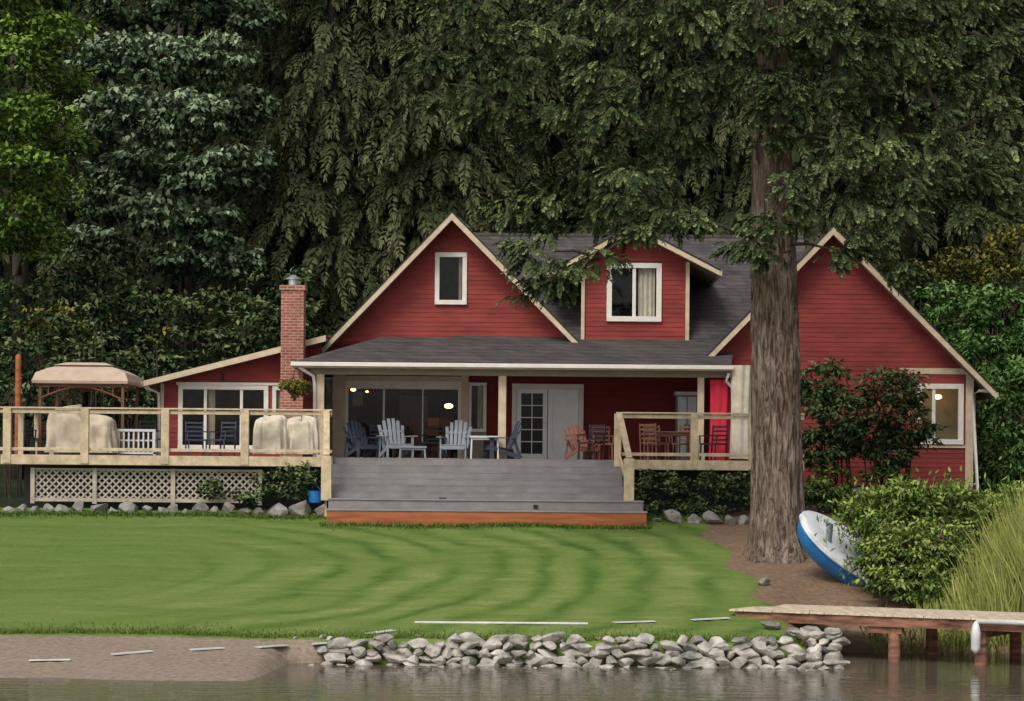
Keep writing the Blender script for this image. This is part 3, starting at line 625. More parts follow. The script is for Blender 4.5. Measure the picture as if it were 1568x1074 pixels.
while x<C(498,775,57.6).x:
    w=random.uniform(0.13,0.25)*(1 if x<-6.8 else 1.4); h=w*random.uniform(0.7,1.05); y=57.45+random.uniform(-0.15,0.12)
    addrock(b,(x+w,y,gz1(x,y)+h*0.45),w,w,h); x+=w*random.uniform(1.8,2.1)
for (p,q,d,s) in ((1005,793,56.8,.1),(1030,800,56.7,.22),(1060,803,56.7,.18),(1092,800,56.6,.24),(1120,803,56.5,.16),(1140,806,56.5,.16),(1168,880,48.5,.13),(1180,950,43.6,.15),(1215,962,42.8,.13)):
    c=C(p,q,d); addrock(b,(c.x,d,gz1(c.x,d)+s*0.4),s*1.1,s,s*0.85)
b.done('boulder_border')
# ---------- foliage machinery ----------
def nrm(a): return a/np.maximum(np.linalg.norm(a,axis=-1,keepdims=True),1e-9)
UP=np.array([0,0,1.0])
def leafmesh(name,P,Dr,Nn,L,W,V,mt,parent=None,fold=0.12):
    n=len(P); Dr=nrm(Dr); S=nrm(np.cross(Dr,Nn)); Nn=np.cross(S,Dr)
    L=L[:,None]; W=W[:,None]
    a=P; b_=P+Dr*L*0.45+S*W*0.5+Nn*L*fold*0.5; c=P+Dr*L-Nn*L*fold; d=P+Dr*L*0.45-S*W*0.5+Nn*L*fold*0.5
    vs=np.stack([a,b_,c,d],1).reshape(-1,3).astype(np.float32)
    me=bpy.data.meshes.new(name); me.vertices.add(4*n); me.vertices.foreach_set('co',vs.reshape(-1))
    me.loops.add(4*n); me.loops.foreach_set('vertex_index',np.arange(4*n,dtype=np.int32)); me.polygons.add(n)
    me.polygons.foreach_set('loop_start',np.arange(0,4*n,4,dtype=np.int32)); 
    me.update(calc_edges=True)
    at=me.attributes.new('tint','FLOAT','POINT'); at.data.foreach_set('value',np.repeat(np.clip(V,0,1),4).astype(np.float32))
    me.materials.append(mt); o=bpy.data.objects.new(name,me); scene.collection.objects.link(o)
    if parent: o.parent=parent
    return o
def clump_leaves(blobs,sub_r,cover_,leaf,wr=0.55,lpc=40,back=0.3,droop=0.3,bias=0.0):
    Ps=[];Ds=[];Ns=[];Vs=[]
    for (cx,cy,cz,rx,ry,rz) in blobs:
        area=4*math.pi*((rx*ry)**1.6/3+(rx*rz)**1.6/3+(ry*rz)**1.6/3)**(1/1.6)
        k=max(3,int(cover_*area/(math.pi*sub_r**2)))
        u=nrm(rng.normal(size=(k*3,3))); u=u[u[:,1]<back][:k]; k=len(u)
        rad=rng.uniform(0.5,1.12,(k,1))
        sc_=np.array([cx,cy,cz])+u*rad*np.array([rx,ry,rz])
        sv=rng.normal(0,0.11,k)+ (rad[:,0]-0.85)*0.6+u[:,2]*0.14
        m=lpc
        w=nrm(rng.normal(size=(k,m,3))+u[:,None,:]*0.6+UP*0.6)
        srr=sub_r*rng.uniform(0.6,1.25,(k,1,1)); rr=rng.uniform(0.45,1.1,(k,m,1))
        p=sc_[:,None,:]+w*srr*rr*np.array([1.2,1.2,0.6])
        dr=nrm(w*np.array([1,1,0.3])+rng.normal(0,0.45,(k,m,3))-UP*droop)
        nn=nrm(w*0.6+UP*0.7+rng.normal(0,0.4,(k,m,3)))
        v=0.40+bias+sv[:,None]+0.36*w[...,2]+rng.normal(0,0.11,(k,m))+ (rr[...,0]-0.8)*0.4  # tint rises to clump tops and outer leaves: light from above painted in
        Ps.append(p.reshape(-1,3));Ds.append(dr.reshape(-1,3));Ns.append(nn.reshape(-1,3));Vs.append(v.reshape(-1))
    P=np.concatenate(Ps);Dd=np.concatenate(Ds);Nn=np.concatenate(Ns);V=np.concatenate(Vs); n=len(P)
    L=leaf*rng.uniform(0.65,1.25,n); W=L*wr
    return P,Dd,Nn,L,W,V
def blobp(px,py,d,rx,ry,rd=None):
    c=C(px,py,d); k=d/F; return (c.x,c.y,c.z,rx*k,(rd if rd else max(rx,ry)*k*0.8),ry*k)
def bush(name,blobs,mt,sub_r=0.25,cov=1.6,leaf=0.12,wr=0.5,lpc=40,bias=0,back=0.5,stems=True):
    E=empty(name); arr=clump_leaves(blobs,sub_r,cov,leaf,wr,lpc,back,bias=bias); leafmesh('foliage',*arr,mt,E)
    if stems:
        b=B().mat('barkd')
        for (cx,cy,cz,rx,ry,rz) in blobs:
            g=gz1(cx,cy)
            for k in range(3):
                x=cx+random.uniform(-.3,.3)*rx; b.tube([(cx+random.uniform(-.1,.1),cy,min(g,cz-0.1)),(x,cy,(g+cz)/2),(x+random.uniform(-.3,.3)*rx,cy+random.uniform(-.2,.2),cz+rz*0.4)],[0.03,0.022,0.01],5)
        b.done('stems',E)
    return E
LM={}
LM['maple']=leafmat('maple_leaves',(0.022,0.05,0.010),(0.095,0.175,0.030),(0.21,0.31,0.065))
LM['cotton']=leafmat('cottonwood_leaves',(0.012,0.028,0.013),(0.068,0.112,0.056),(0.30,0.38,0.24))
LM['fir']=leafmat('fir_needles',(0.018,0.030,0.014),(0.098,0.132,0.054),(0.37,0.41,0.17))
LM['bgfir']=leafmat('background_fir_needles',(0.012,0.017,0.009),(0.056,0.066,0.032),(0.135,0.145,0.070))
LM['dark']=leafmat('distant_needles',(0.008,0.012,0.008),(0.022,0.030,0.019),(0.05,0.065,0.04))
LM['laurel']=leafmat('laurel_leaves',(0.018,0.048,0.012),(0.062,0.130,0.032),(0.17,0.27,0.085))
LM['rhodo']=leafmat('rhododendron_leaves',(0.012,0.028,0.013),(0.052,0.088,0.036),(0.17,0.20,0.085))
LM['shore']=leafmat('shore_bush_leaves',(0.022,0.048,0.012),(0.110,0.172,0.038),(0.29,0.36,0.095))
LM['reed']=leafmat('reed_blades',(0.10,0.13,0.03),(0.26,0.29,0.08),(0.44,0.42,0.15))
LM['yellow']=leafmat('autumn_leaves',(0.04,0.055,0.012),(0.13,0.13,0.028),(0.28,0.20,0.045))
LM['grass']=leafmat('grass_blades',(0.045,0.09,0.015),(0.10,0.16,0.032),(0.20,0.24,0.07))
def broadtree(name,px,d,blobs,mt,sub_r,cov,leaf,wr,lpc,tr=0.3,bias=0,droop=0.3):
    E=empty(name); arr=clump_leaves(blobs,sub_r,cov,leaf,wr,lpc,0.2,droop,bias); leafmesh('crown',*arr,mt,E)
    b=B().mat('barkd'); c=C(px,500,d); g=gz1(c.x,d); top=max(bl[2] for bl in blobs)
    pts=[(c.x+0.15*math.sin(t*5),d+1.5,g-0.3+(top-g)*t) for t in np.linspace(0,1,8)]; b.tube(pts,[tr*(1-0.8*t)+0.03 for t in np.linspace(0,1,8)],10)
    for bl in blobs:
        z0=max(g+2,bl[2]-0.5*abs(bl[0]-c.x)-0.8); b.tube([(c.x,d+1.5,z0),((c.x+bl[0])/2,(d+bl[1])/2+0.6,(z0+bl[2])/2+0.1),(bl[0],bl[1]+0.3,bl[2])],[0.09,0.06,0.025],6)
    b.done('trunk_and_limbs',E,smooth=True); return E
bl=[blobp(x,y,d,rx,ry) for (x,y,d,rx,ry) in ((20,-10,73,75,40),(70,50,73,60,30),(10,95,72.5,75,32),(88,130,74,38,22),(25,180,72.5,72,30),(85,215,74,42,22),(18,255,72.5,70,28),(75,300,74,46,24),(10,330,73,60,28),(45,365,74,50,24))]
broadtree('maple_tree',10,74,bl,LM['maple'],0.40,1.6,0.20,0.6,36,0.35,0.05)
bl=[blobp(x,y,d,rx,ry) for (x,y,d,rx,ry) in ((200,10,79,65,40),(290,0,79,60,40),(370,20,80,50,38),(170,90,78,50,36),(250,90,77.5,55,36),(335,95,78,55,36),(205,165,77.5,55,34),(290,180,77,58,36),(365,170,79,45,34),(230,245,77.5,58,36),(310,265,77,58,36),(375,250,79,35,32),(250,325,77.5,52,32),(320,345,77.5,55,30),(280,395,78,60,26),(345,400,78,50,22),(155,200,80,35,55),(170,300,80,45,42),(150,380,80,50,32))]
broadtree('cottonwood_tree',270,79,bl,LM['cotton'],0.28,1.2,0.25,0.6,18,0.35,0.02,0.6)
# conifers
def spray_template(nt_,wid,seed,ln=0.42):
    r=np.random.default_rng(seed); P=[];Dd=[];L=[];W=[];V=[]
    for i in range(nt_):
        t=i/nt_; 
        for s in (-1,1):
            P.append((t,0,-0.22*t*t)); Dd.append((0.85+r.normal(0,.12),s*(0.62+r.normal(0,.1)),r.normal(-0.1,.25))); L.append(ln*(1-t*0.55)*r.uniform(.8,1.2)); W.append(wid*r.uniform(.8,1.2)); V.append(-0.16+0.42*t+r.normal(0,.05))
    for q in range(2):
        P.append((0.85,0,-0.2)); Dd.append((1,r.normal(0,.3),r.normal(-.1,.2))); L.append(0.32); W.append(wid); V.append(0.34)
    return [np.array(a,float) for a in (P,Dd,L,W,V)]
T1=spray_template(8,0.135,1,0.46); T2=spray_template(8,0.082,2,0.36)
def sprays(T,P,Dr,size,tint):
    tp,td,tl,tw,tv=T; Dr=nrm(Dr); S=nrm(np.cross(Dr,UP)+rng.normal(0,0.25,Dr.shape)); S=nrm(S-Dr*np.sum(S*Dr,1,keepdims=True)); Nn=np.cross(S,Dr); Nn=np.where(Nn[:,2:3]<0,-Nn,Nn)
    def rot(a): return Dr[:,None,:]*a[None,:,0:1]+S[:,None,:]*a[None,:,1:2]+Nn[:,None,:]*a[None,:,2:3]
    k=size[:,None]; pos=P[:,None,:]+rot(tp)*k[...,None]; dd=rot(td); nn=np.broadcast_to(Nn[:,None,:],dd.shape)+rng.normal(0,.3,dd.shape)
    L=k*tl[None]; W=k*tw[None]; V=tint[:,None]+tv[None]
    return pos.reshape(-1,3),dd.reshape(-1,3),nn.reshape(-1,3),L.reshape(-1),W.reshape(-1),(V+rng.normal(0,.06,V.shape)).reshape(-1)
def conifer(name,x,y,Ht,Rb,mt,zmin=3.5,zmax=26,nb=95,bias=0.0,ss_=1.0,nsp=15):
    E=empty(name); g=gz1(x,y); P=[];Dd=[];S=[];V=[]
    for i in range(nb):
        z=zmin+(zmax-zmin)*(i+random.random())/nb; Rz=Rb*max(0.12,1-(z-g)/Ht)*random.uniform(0.6,1.12); an=random.uniform(math.pi*1.0-0.2,2*math.pi+0.2)
        o=np.array([math.cos(an),math.sin(an),0]); sd=np.array([-o[1],o[0],0]); bt=random.gauss(0,0.10)
        for k in range(nsp):
            s=random.uniform(0.12,1.0); lat=random.uniform(-1,1)*(0.26*Rz*(1.08-s)+0.15)
            p=np.array([x,y,z])+o*Rz*s+sd*lat+UP*(0.16*Rz*math.sin(s*2.2)-0.46*Rz*s*s+random.gauss(0,0.05)-0.25*abs(lat))
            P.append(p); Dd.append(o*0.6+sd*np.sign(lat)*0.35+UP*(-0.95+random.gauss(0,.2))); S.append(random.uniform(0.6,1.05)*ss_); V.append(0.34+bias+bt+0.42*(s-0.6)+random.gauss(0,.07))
    arr=sprays(T2,np.array(P),np.array(Dd),np.array(S),np.array(V)); leafmesh('crown',*arr,mt,E)
    b=B().mat('barkd'); b.tube([(x,y,g-0.3),(x,y,g+Ht*0.4),(x,y,g+Ht*0.85)],[0.34,0.22,0.04],10)
    b.done('trunk',E,smooth=True); return E
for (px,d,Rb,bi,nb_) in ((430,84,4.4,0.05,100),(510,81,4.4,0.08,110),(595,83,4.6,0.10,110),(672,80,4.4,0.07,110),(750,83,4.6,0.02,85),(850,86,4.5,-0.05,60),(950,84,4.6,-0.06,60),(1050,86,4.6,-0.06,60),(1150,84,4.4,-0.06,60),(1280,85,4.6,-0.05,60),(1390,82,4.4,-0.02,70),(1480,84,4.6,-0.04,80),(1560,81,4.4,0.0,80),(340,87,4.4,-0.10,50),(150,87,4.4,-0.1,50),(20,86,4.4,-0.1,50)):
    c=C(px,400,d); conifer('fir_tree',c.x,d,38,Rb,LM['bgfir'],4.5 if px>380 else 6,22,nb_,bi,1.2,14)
n=17000
P=np.stack([rng.uniform(-32,32,n),rng.uniform(89,94,n),rng.uniform(5,28,n)],1)
ph=np.sin(P[:,0]*1.1)+0.6*np.sin(P[:,0]*2.7+1)+0.5*np.sin(P[:,2]*1.9+P[:,0])
P[:,1]-=ph*1.0
leafmesh('distant_forest',P,rng.normal(size=(n,3))-UP*0.6,nrm(rng.normal(size=(n,3))+np.array([0,-1,0.6])),rng.uniform(0.5,0.9,n),rng.uniform(0.3,0.5,n),0.4+0.12*ph+rng.normal(0,.15,n),LM['dark'])
bush('understory_shrub',[blobp(x,y,d,rx,ry) for (x,y,d,rx,ry) in ((30,470,75,60,40),(110,500,74,55,30),(180,470,76,50,40),(60,560,72,70,40),(160,560,73,60,36),(250,500,76,60,45),(230,570,74,55,30),(330,480,77,60,40),(390,510,76,50,36),(310,540,76,50,30),(430,450,78,50,45),(15,620,70,50,36),(200,610,71,40,26),(130,430,78,60,30),(450,500,77,40,30))],LM['rhodo'],0.35,1.0,0.22,0.5,24,-0.05,0.3)
bush('autumn_shrub',[blobp(x,y,d,rx,ry) for (x,y,d,rx,ry) in ((70,485,71.5,45,14),(150,495,71.5,35,12),(240,530,71.5,20,20),(30,500,71.5,30,12))],LM['yellow'],0.3,0.6,0.17,0.5,12,-0.08)
bush('laurel_hedge',[blobp(x,y,d,rx,ry) for (x,y,d,rx,ry) in ((1460,490,69,45,45),(1530,500,68,50,55),(1500,560,67,45,50),(1555,620,66,50,60),(1530,690,65.5,35,60),(1560,740,65,50,50),(1590,560,67,40,80),(1435,450,70,26,22),(1512,745,64.5,16,26),(1440,520,69,30,40))],LM['laurel'],0.30,1.3,0.22,0.42,28,0.02,0.4)
bush('vine_maple',[blobp(x,y,d,rx,ry) for (x,y,d,rx,ry) in ((1480,405,73,60,30),(1550,385,73,45,36),(1530,430,72,45,25),(1420,425,73,30,26))],LM['yellow'],0.35,1.1,0.18,0.55,24,-0.2)
bush('rhododendron',[blobp(x,y,d,rx,ry) for (x,y,d,rx,ry) in ((1262,590,60.5,32,40),(1285,640,60.2,38,42),(1258,685,60.2,32,30),(1300,690,60.2,20,20))],LM['rhodo'],0.2,1.5,0.18,0.4,30,0.09)
bush('rhododendron',[blobp(x,y,d,rx,ry) for (x,y,d,rx,ry) in ((1365,605,60,46,36),(1336,650,59.8,42,38),(1392,650,60,34,40),(1362,695,60,36,20))],LM['rhodo'],0.2,1.5,0.18,0.4,30,0.07)
arr=clump_leaves([blobp(1368,592,59.6,42,26),blobp(1345,640,59.4,34,24),blobp(1385,650,59.4,24,24)],0.15,0.5,0.14,0.4,8,bias=0.1)
LM['redtip']=leafmat('red_tip_leaves',(0.06,0.035,0.025),(0.17,0.06,0.04),(0.30,0.12,0.07)); leafmesh('red_shoots',*arr,LM['redtip'],bpy.data.objects['rhododendron.001'])
bush('ground_cover',[blobp(x,y,d,rx,ry) for (x,y,d,rx,ry) in ((1255,755,58,28,28),(1300,770,58,40,25),(1350,730,60,30,18),(1265,725,60,22,18),(1420,770,58,60,16))],LM['shore'],0.2,1.4,0.13,0.5,26,-0.2)
bush('ivy',[blobp(x,y,d,rx,ry,0.3) for (x,y,d,rx,ry) in ((1010,750,57.9,40,26),(1080,750,57.9,50,24),(1130,750,57.9,30,24),(1045,780,57.5,60,8),(440,742,57.7,42,24),(385,757,57.6,30,10),(325,748,57.9,22,10),(470,735,57.8,20,20))],LM['rhodo'],0.16,1.1,0.11,0.7,22,0.04,stems=False)
bush('shore_bush',[blobp(x,y,d,rx,ry) for (x,y,d,rx,ry) in ((1345,790,49,45,34),(1395,765,49,45,30),(1455,775,49.2,40,34),(1345,845,48.6,36,34),(1390,850,48.4,50,48),(1440,840,48.6,50,50),(1410,895,48,52,24),(1350,888,48,22,18),(1500,820,49,38,40),(1520,790,49.5,30,28),(1490,880,48.3,35,34),(1545,770,50,30,26))],LM['shore'],0.17,1.5,0.125,0.44,32,0.04)
n=900; k=rng.integers(0,8,n); cs=np.array([[*blobp(x,y,49,10,10)[:3]] for x,y in ((1320,775),(1395,750),(1455,755),(1325,830),(1500,800),(1545,765),(1330,880),(1300,800))])
P=cs[k]+rng.normal(0,0.28,(n,3))*np.array([1.1,0.6,0.7]); leafmesh('shoots',P,rng.normal(0,.5,(n,3))+UP*0.8,rng.normal(size=(n,3)),rng.uniform(.10,.2,n),rng.uniform(.03,.06,n),0.6+rng.normal(0,.15,n),LM['shore'],bpy.data.objects['shore_bush'])
n=10000
x=rng.uniform(8.0,14,n); y=rng.uniform(45.9,48.6,n); keep=rng.random(n)<np.clip((x-7.8)/1.8,0.10,1); x=x[keep];y=y[keep]; n=len(x)
z=gz(x,y)-0.05; dirr=np.stack([rng.normal(0,.20,n)-0.08,rng.normal(0,.18,n),np.ones(n)],1)
hgt=np.clip(0.45+0.95*(x-8.3),0.5,2.6)*rng.uniform(0.45,1.12,n)
leafmesh('shore_reeds',np.stack([x,y,z],1),dirr,rng.normal(0,0.5,size=(n,3))+np.array([0,-1,0]),hgt,rng.uniform(0.022,0.05,n),0.42+rng.normal(0,.2,n),LM['reed'],fold=0.12)
n=900; x=rng.uniform(6.8,12,n); y=rng.uniform(45.2,46.6,n); leafmesh('sedge_grass',np.stack([x,y,gz(x,y)-0.03],1),np.stack([rng.normal(0,.35,n),rng.normal(0,.25,n),np.ones(n)],1),rng.normal(size=(n,3)),rng.uniform(.3,.8,n),rng.uniform(.015,.03,n),0.4+rng.normal(0,.2,n),LM['reed'],fold=0.2)
n=9000; x=rng.uniform(-14,5.2,n); y=np.where(x<-3.3,42.45-0.25*np.sin(x*1.1),42.15)+rng.gamma(1.2,0.18,n); 
leafmesh('grass_fringe',np.stack([x,y,gz(x,y)-0.01],1),np.stack([rng.normal(0,.5,n),rng.normal(-0.2,.4,n),np.ones(n)],1),rng.normal(size=(n,3)),rng.uniform(.05,.12,n),rng.uniform(.01,.022,n),0.6+rng.normal(0,.2,n),LM['grass'],fold=0.15)
n=5000; x=rng.uniform(-12.5,5.0,n); y=np.where((x>-4.4)&(x<3.2),55.9,57.15)-rng.gamma(1.2,0.12,n)
leafmesh('grass_fringe',np.stack([x,y,gz(x,y)-0.01],1),np.stack([rng.normal(0,.5,n),rng.normal(-0.2,.4,n),np.ones(n)],1),rng.normal(size=(n,3)),rng.uniform(.06,.16,n),rng.uniform(.015,.03,n),0.35+rng.normal(0,.2,n),LM['grass'],fold=0.15)
# ---------- big fir ----------
FT=empty('douglas_fir_tree')
bx_=C(1193,700,52).x; by=52.0
def trunk_r(z): return np.interp(z,[0.8,1.5,1.9,2.6,4.5,8,14,24],[0.92,0.76,0.63,0.56,0.51,0.47,0.36,0.15])
b=B().mat('bark'); n=90; zs=np.concatenate([np.arange(1.0,9,0.08),np.arange(9,24,0.35)]); vs=[];fs=[]
for j,z in enumerate(zs):
    r=trunk_r(z); cx=bx_-0.02*(z-1.6) + (-0.012*max(0,z-6)); cy=by
    for i in range(n):
        th=2*math.pi*i/n; fl=noise.noise(Vector((math.cos(th)*2.5,math.sin(th)*2.5,z*0.15)))*0.06
        rd=abs(noise.noise(Vector((math.cos(th)*7,math.sin(th)*7,z*0.9))))*0.11
        root=max(0,2.2-z)*0.18*max(0,math.sin(th*5+1))
        rr=r+fl-rd+root+0.02; vs.append((cx+rr*math.cos(th),cy+rr*math.sin(th),z))
for j in range(len(zs)-1):
    for i in range(n): fs.append((j*n+i,j*n+(i+1)%n,(j+1)*n+(i+1)%n,(j+1)*n+i))
b.add(vs,fs); b.done('trunk',FT,smooth=True)
CL=[(690,128,34),(755,150,46),(830,185,46),(720,40,46),(655,85,18),(800,60,60),(900,60,60),(905,140,54),(965,195,54),(885,250,46),(830,310,48),(778,315,22),(845,385,44),(800,385,24),(835,435,24),(868,425,20),(930,330,42),(960,270,46),(1000,130,56),(1050,50,66),(1040,215,44),(1015,330,38),(915,395,26),(1055,335,18),(1095,130,42),(985,355,20),(700,-20,55),(850,-20,75),(1000,-30,75),
(1185,60,56),(1270,45,62),(1360,30,66),(1205,135,36),(1265,155,46),(1340,125,54),(1420,130,50),(1478,128,24),(1205,282,32),(1262,268,46),(1330,265,54),(1400,285,54),(1475,280,56),(1540,255,46),(1140,362,24),(1185,335,32),(1250,335,34),(1325,335,36),(1340,395,38),(1385,405,14),(1290,385,20),(1490,50,54),(1450,205,42),(1545,175,36),(1550,90,44),(1375,205,38),(1300,215,30),(1170,375,20),(1500,330,28),(1200,-30,75),(1350,-40,75),(1500,-40,75),(1100,-20,55),(1130,70,44),(1165,110,30),(1180,205,24),(1165,160,22)]
P=[];Dd=[];S=[];V=[]; lb=B().mat('barkd')
cen=[]
for (px,py,r) in CL:
    dep=52+random.uniform(-2.2,0.6) if r>30 else 52+random.uniform(-2,-0.5)
    if px>1140 and px<1240: dep=random.uniform(50.3,51.0)
    cen.append(np.array(C(px,py,dep)))
for (px,py,r),c in zip(CL,cen):
    dep=c[1]; rm=r/F*dep*1.05
    best=None; hd=abs(c[0]-bx_)
    for e in cen:
        if abs(e[0]-bx_)<hd-0.3 and e[2]>c[2]-0.9:
            q=np.linalg.norm(e-c)
            if best is None or q<best[0]: best=(q,e)
    tz=c[2]+0.15*hd+0.1; ctr=np.array([bx_-0.1,by,tz])
    if best is not None and hd>1.3 and best[0]<hd: ctr=best[1]
    out=c-np.array([bx_-0.1,by,c[2]]); out[2]=0; out=nrm(out+1e-6)
    lb.tube([tuple(ctr),tuple((ctr*0.5+c*0.5)+np.array([0,0.15,0.10])),tuple(c+np.array([0,0.1,0.0]))],[0.05,0.035,0.018],6)
    nsub=max(4,int(11*(rm/0.75)**2)); cb=random.gauss(0,0.05)
    for q_ in range(nsub):
        a=random.uniform(0,2*math.pi); rr_=math.sqrt(random.random())*rm
        tc_=c+np.array([math.cos(a)*rr_*1.12,random.uniform(-0.9,0.5)*rm,math.sin(a)*rr_*0.92-0.12*rr_])
        tr_=random.uniform(0.22,0.38); tb=random.gauss(0,0.09)+0.10*math.sin(a)
        dirc=nrm(out*0.5+np.array([math.cos(a)*0.7,-0.6,-0.2]))
        for k in range(12):
            w_=rng.normal(size=3); w_=w_/np.linalg.norm(w_); w_[2]=w_[2]*0.7
            off=w_*tr_*random.uniform(0.1,1.0)*np.array([1.35,1.0,0.60])
            off[2]-=0.30*(off[0]**2+off[1]**2)/tr_
            d_=nrm(dirc*0.8+w_*0.6+np.array([0,0,-0.35+random.gauss(0,.2)]))
            P.append(tc_+off); Dd.append(d_); S.append(random.uniform(0.22,0.38)); V.append(0.31+cb+tb+0.50*off[2]/tr_+0.12*random.random())  # tufts paler on top, darker below: lit and shaded sides put into tint
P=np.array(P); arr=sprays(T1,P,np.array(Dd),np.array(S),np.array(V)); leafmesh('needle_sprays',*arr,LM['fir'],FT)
P=[];Dd=[];S=[];V=[]
for i in range(30):
    z=random.uniform(16,24); an=random.uniform(0,6.28); Rz=5*(1-(z-10)/22)*random.uniform(.7,1.1); o=np.array([math.cos(an),math.sin(an),0])
    lb.tube([(bx_-0.15,by,z),(bx_-0.15+o[0]*Rz,by+o[1]*Rz,z-0.2*Rz)],[0.06,0.02],5)
    for k in range(18):
        s=random.uniform(.2,1); sd=np.array([-o[1],o[0],0])*random.uniform(-1,1)*0.35*Rz*(1.1-s); P.append(np.array([bx_-.15,by,z])+o*Rz*s+sd-UP*0.25*Rz*s*s); Dd.append(o+UP*-0.5+rng.normal(0,.3,3)); S.append(0.8); V.append(.35)
arr=sprays(T2,np.array(P),np.array(Dd),np.array(S),np.array(V)); leafmesh('upper_crown',*arr,LM['fir'],FT)
lb.done('limbs',FT,smooth=True)
# ---------- small boat, tipped on its side against the bank ----------
b=B(); n=32; m=20; Lh=1.45
vs=[]
for i in range(n+1):
    t=i/n*2-1; w=0.70*(1-abs(t)**2.6)**0.55+0.01; hgt=0.56*(1-abs(t)**3)**0.5+0.01
    for j in range(m):
        a=2*math.pi*j/m; s_=math.sin(a); c_=math.cos(a); cw=math.copysign(abs(c_)**0.7,c_)
        vs.append((t*Lh,w*cw,(hgt if s_<0 else 0.10)*s_+0.08*t*t))
def bands(rngj,mt):
    b.mat(mt); b.add(vs,[(i*m+j,(i+1)*m+j,(i+1)*m+(j+1)%m,i*m+(j+1)%m) for i in range(n) for j in rngj])
bands(range(0,10),'boatw'); bands(range(10,20),'blue')
b.mat('boatw'); b.tube([(v[0],v[1]*1.03,v[2]) for v in [vs[i*m] for i in range(n+1)]],0.035,6); b.tube([(v[0],v[1]*1.03,v[2]) for v in [vs[i*m+10] for i in range(n+1)]],0.035,6)
b.mat('grey'); b.box(-0.12,0.12,-0.5,0.5,0.09,0.13); b.box(-0.85,-0.70,-0.35,0.35,0.09,0.13); b.box(0.5,0.7,-0.4,0.4,0.09,0.13)
o=b.done('small_rowboat',smooth=True); c=C(1312,850,49.8); o.location=c; o.rotation_mode='ZYX'; o.rotation_euler=(math.radians(36),math.radians(30),math.radians(-10))
# ---------- dock ----------
DK=empty('boat_dock')
b=B(); a0=Vector((C(1118,930,44.9).x,44.9)); a1=Vector((C(1600,945,42.0).x,42.0)); dv=(a1-a0); ln=dv.length; dv.normalize(); nv=Vector((-dv.y,dv.x))
ztop=0.84
def dp_(s,w,z): q=a0+dv*s+nv*w; return (q.x,q.y,z)
W0,W1=0.0,2.3
s=0
while s<ln+6:
    b.mat('docktop'); e=s+0.135; o1=random.uniform(-0.015,0.015)
    b.add([dp_(s,W0-0.04+o1,ztop-0.035),dp_(e,W0-0.04+o1,ztop-0.035),dp_(e,W1,ztop-0.035),dp_(s,W1,ztop-0.035),dp_(s,W0-0.04+o1,ztop),dp_(e,W0-0.04+o1,ztop),dp_(e,W1,ztop),dp_(s,W1,ztop)],[(0,3,2,1),(4,5,6,7),(0,1,5,4),(1,2,6,5),(2,3,7,6),(3,0,4,7)]); s+=0.145
b.done('planks',DK)
b=B().mat('dockside')
for w in (W0+0.03,W1-0.05): b.beam(dp_(0.1,w,ztop-0.13),dp_(ln+6,w,ztop-0.13),0.05,0.18)
b.beam(dp_(ln*0.5-0.3,W0+0.12,ztop-0.28),dp_(ln*0.5+0.35,W0+0.12,ztop-0.28),0.12,0.12)
for s in (ln*0.53,ln*0.8,ln+1.5):
    for w in (W0+0.15,W1-0.15):
        q=dp_(s,w,0); b.tube([(q[0],q[1],-1.2),(q[0],q[1],ztop-0.24)],0.11,12)
for s in (ln*0.8,ln+1.5): b.beam(dp_(s,W0+0.02,ztop-0.3),dp_(s,W1,ztop-0.3),0.12,0.12)
b.done('frame_and_piles',DK)
b=B().mat('pipe'); q=dp_(ln*0.80,W0-0.14,0); b.tube([(q[0],q[1],0.79),(q[0],q[1],0.72),(q[0],q[1],0.58),(q[0],q[1],0.30),(q[0],q[1],0.22)],[0.02,0.06,0.085,0.085,0.02],14); 
b.tube([dp_(ln*0.8,W0-0.10,ztop-0.05),dp_(ln+4,W0-0.10,ztop-0.05)],0.045,10); b.done('boat_fender',DK,smooth=True)
for (p0,q0,p1,q1) in ((635,955,900,957),(45,1013,108,1012),(172,1004,232,999),(292,997,342,994),(395,993,438,990),(478,988,520,985),(562,972,602,967),(940,955,1002,953),(1060,951,1115,948)):
    bb=B().mat('pipe')
    def hit(p,q):
        lo,hi=36.5,50
        for _ in range(40):
            mid=(lo+hi)/2; c=C(p,q,mid)
            if c.z>gz1(c.x,mid): lo=mid
            else: hi=mid
        c=C(p,q,lo); return (c.x,lo,gz1(c.x,lo)+0.02)
    A=hit(p0,q0); E_=hit(p1,q1)
    mid=((A[0]+E_[0])/2,(A[1]+E_[1])/2,max((A[2]+E_[2])/2,gz1((A[0]+E_[0])/2,(A[1]+E_[1])/2)+0.02))
    if p0==635: bb.tube([A,mid,E_],0.022,8)
    else: bb.beam(A,E_,0.16,0.018)
    bb.done('white_edging_strip')
HB=empty('hanging_basket'); c=C(452,592,61.2)
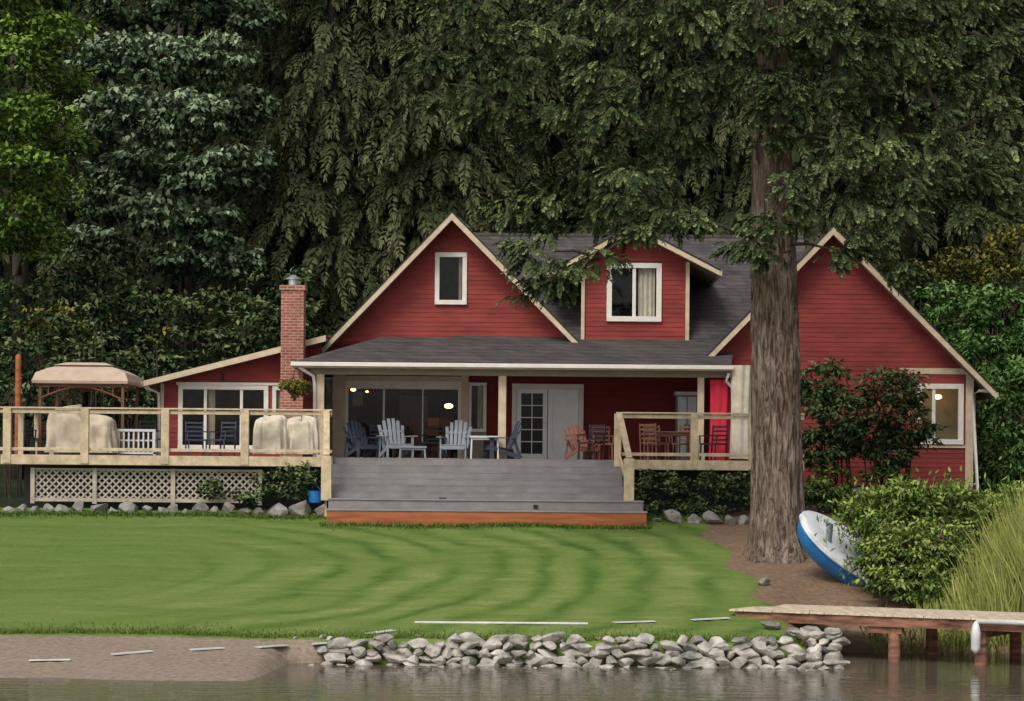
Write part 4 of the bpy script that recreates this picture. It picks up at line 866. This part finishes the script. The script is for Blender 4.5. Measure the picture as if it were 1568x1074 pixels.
b=B().mat('terracotta'); b.tube([(c.x,61.2,c.z-0.22),(c.x,61.2,c.z-0.15),(c.x,61.2,c.z)],[0.08,0.19,0.25],16); b.mat('black')
for k in range(3): b.tube([(c.x+0.24*math.cos(k*2.1),61.2+0.24*math.sin(k*2.1),c.z),(c.x,61.25,ez-0.15)],0.006,4)
b.done('basket',HB)
arr=clump_leaves([(c.x,61.2,c.z+0.03,0.32,0.3,0.16),(c.x+.1,61.1,c.z-.12,0.2,0.2,.2)],0.12,1.5,0.09,0.5,24); leafmesh('plant',*arr,LM['yellow'],HB)
# ---------- light, camera ----------
w=bpy.data.worlds.new('World'); scene.world=w; w.use_nodes=True; t=w.node_tree; t.nodes.clear()
sk=t.nodes.new('ShaderNodeTexSky'); sk.sky_type='NISHITA'; sk.sun_disc=False; el,rot=math.radians(48),math.radians(205)
sk.sun_elevation=el; sk.sun_rotation=rot; sk.dust_density=4; sk.air_density=1.0; sk.ozone_density=0.6
hs=t.nodes.new('ShaderNodeHueSaturation'); hs.inputs['Saturation'].default_value=0.35
bg=t.nodes.new('ShaderNodeBackground'); bg.inputs[1].default_value=0.15; wo=t.nodes.new('ShaderNodeOutputWorld')
t.links.new(sk.outputs[0],hs.inputs['Color']); t.links.new(hs.outputs[0],bg.inputs[0]); t.links.new(bg.outputs[0],wo.inputs[0])
sl_=bpy.data.lights.new('sun','SUN'); sl_.energy=1.5; sl_.angle=math.radians(20); sl_.color=(1,0.95,0.86); so=bpy.data.objects.new('sun',sl_); scene.collection.objects.link(so)
sv=Vector((math.sin(rot)*math.cos(el),math.cos(rot)*math.cos(el),math.sin(el))); so.rotation_euler=sv.to_track_quat('Z','Y').to_euler()
cd=bpy.data.cameras.new('camera'); co=bpy.data.objects.new('camera',cd); scene.collection.objects.link(co); co.location=(0,0,ZC)
co.rotation_euler=(math.radians(90),-TH,0); cd.sensor_width=36; cd.sensor_fit='HORIZONTAL'; cd.lens=36*F/1568; cd.shift_y=(735-537)/1568; cd.clip_end=2000; cd.clip_start=0.5
scene.camera=co
scene.view_settings.view_transform='Standard'; scene.view_settings.look='None'; scene.view_settings.exposure=0
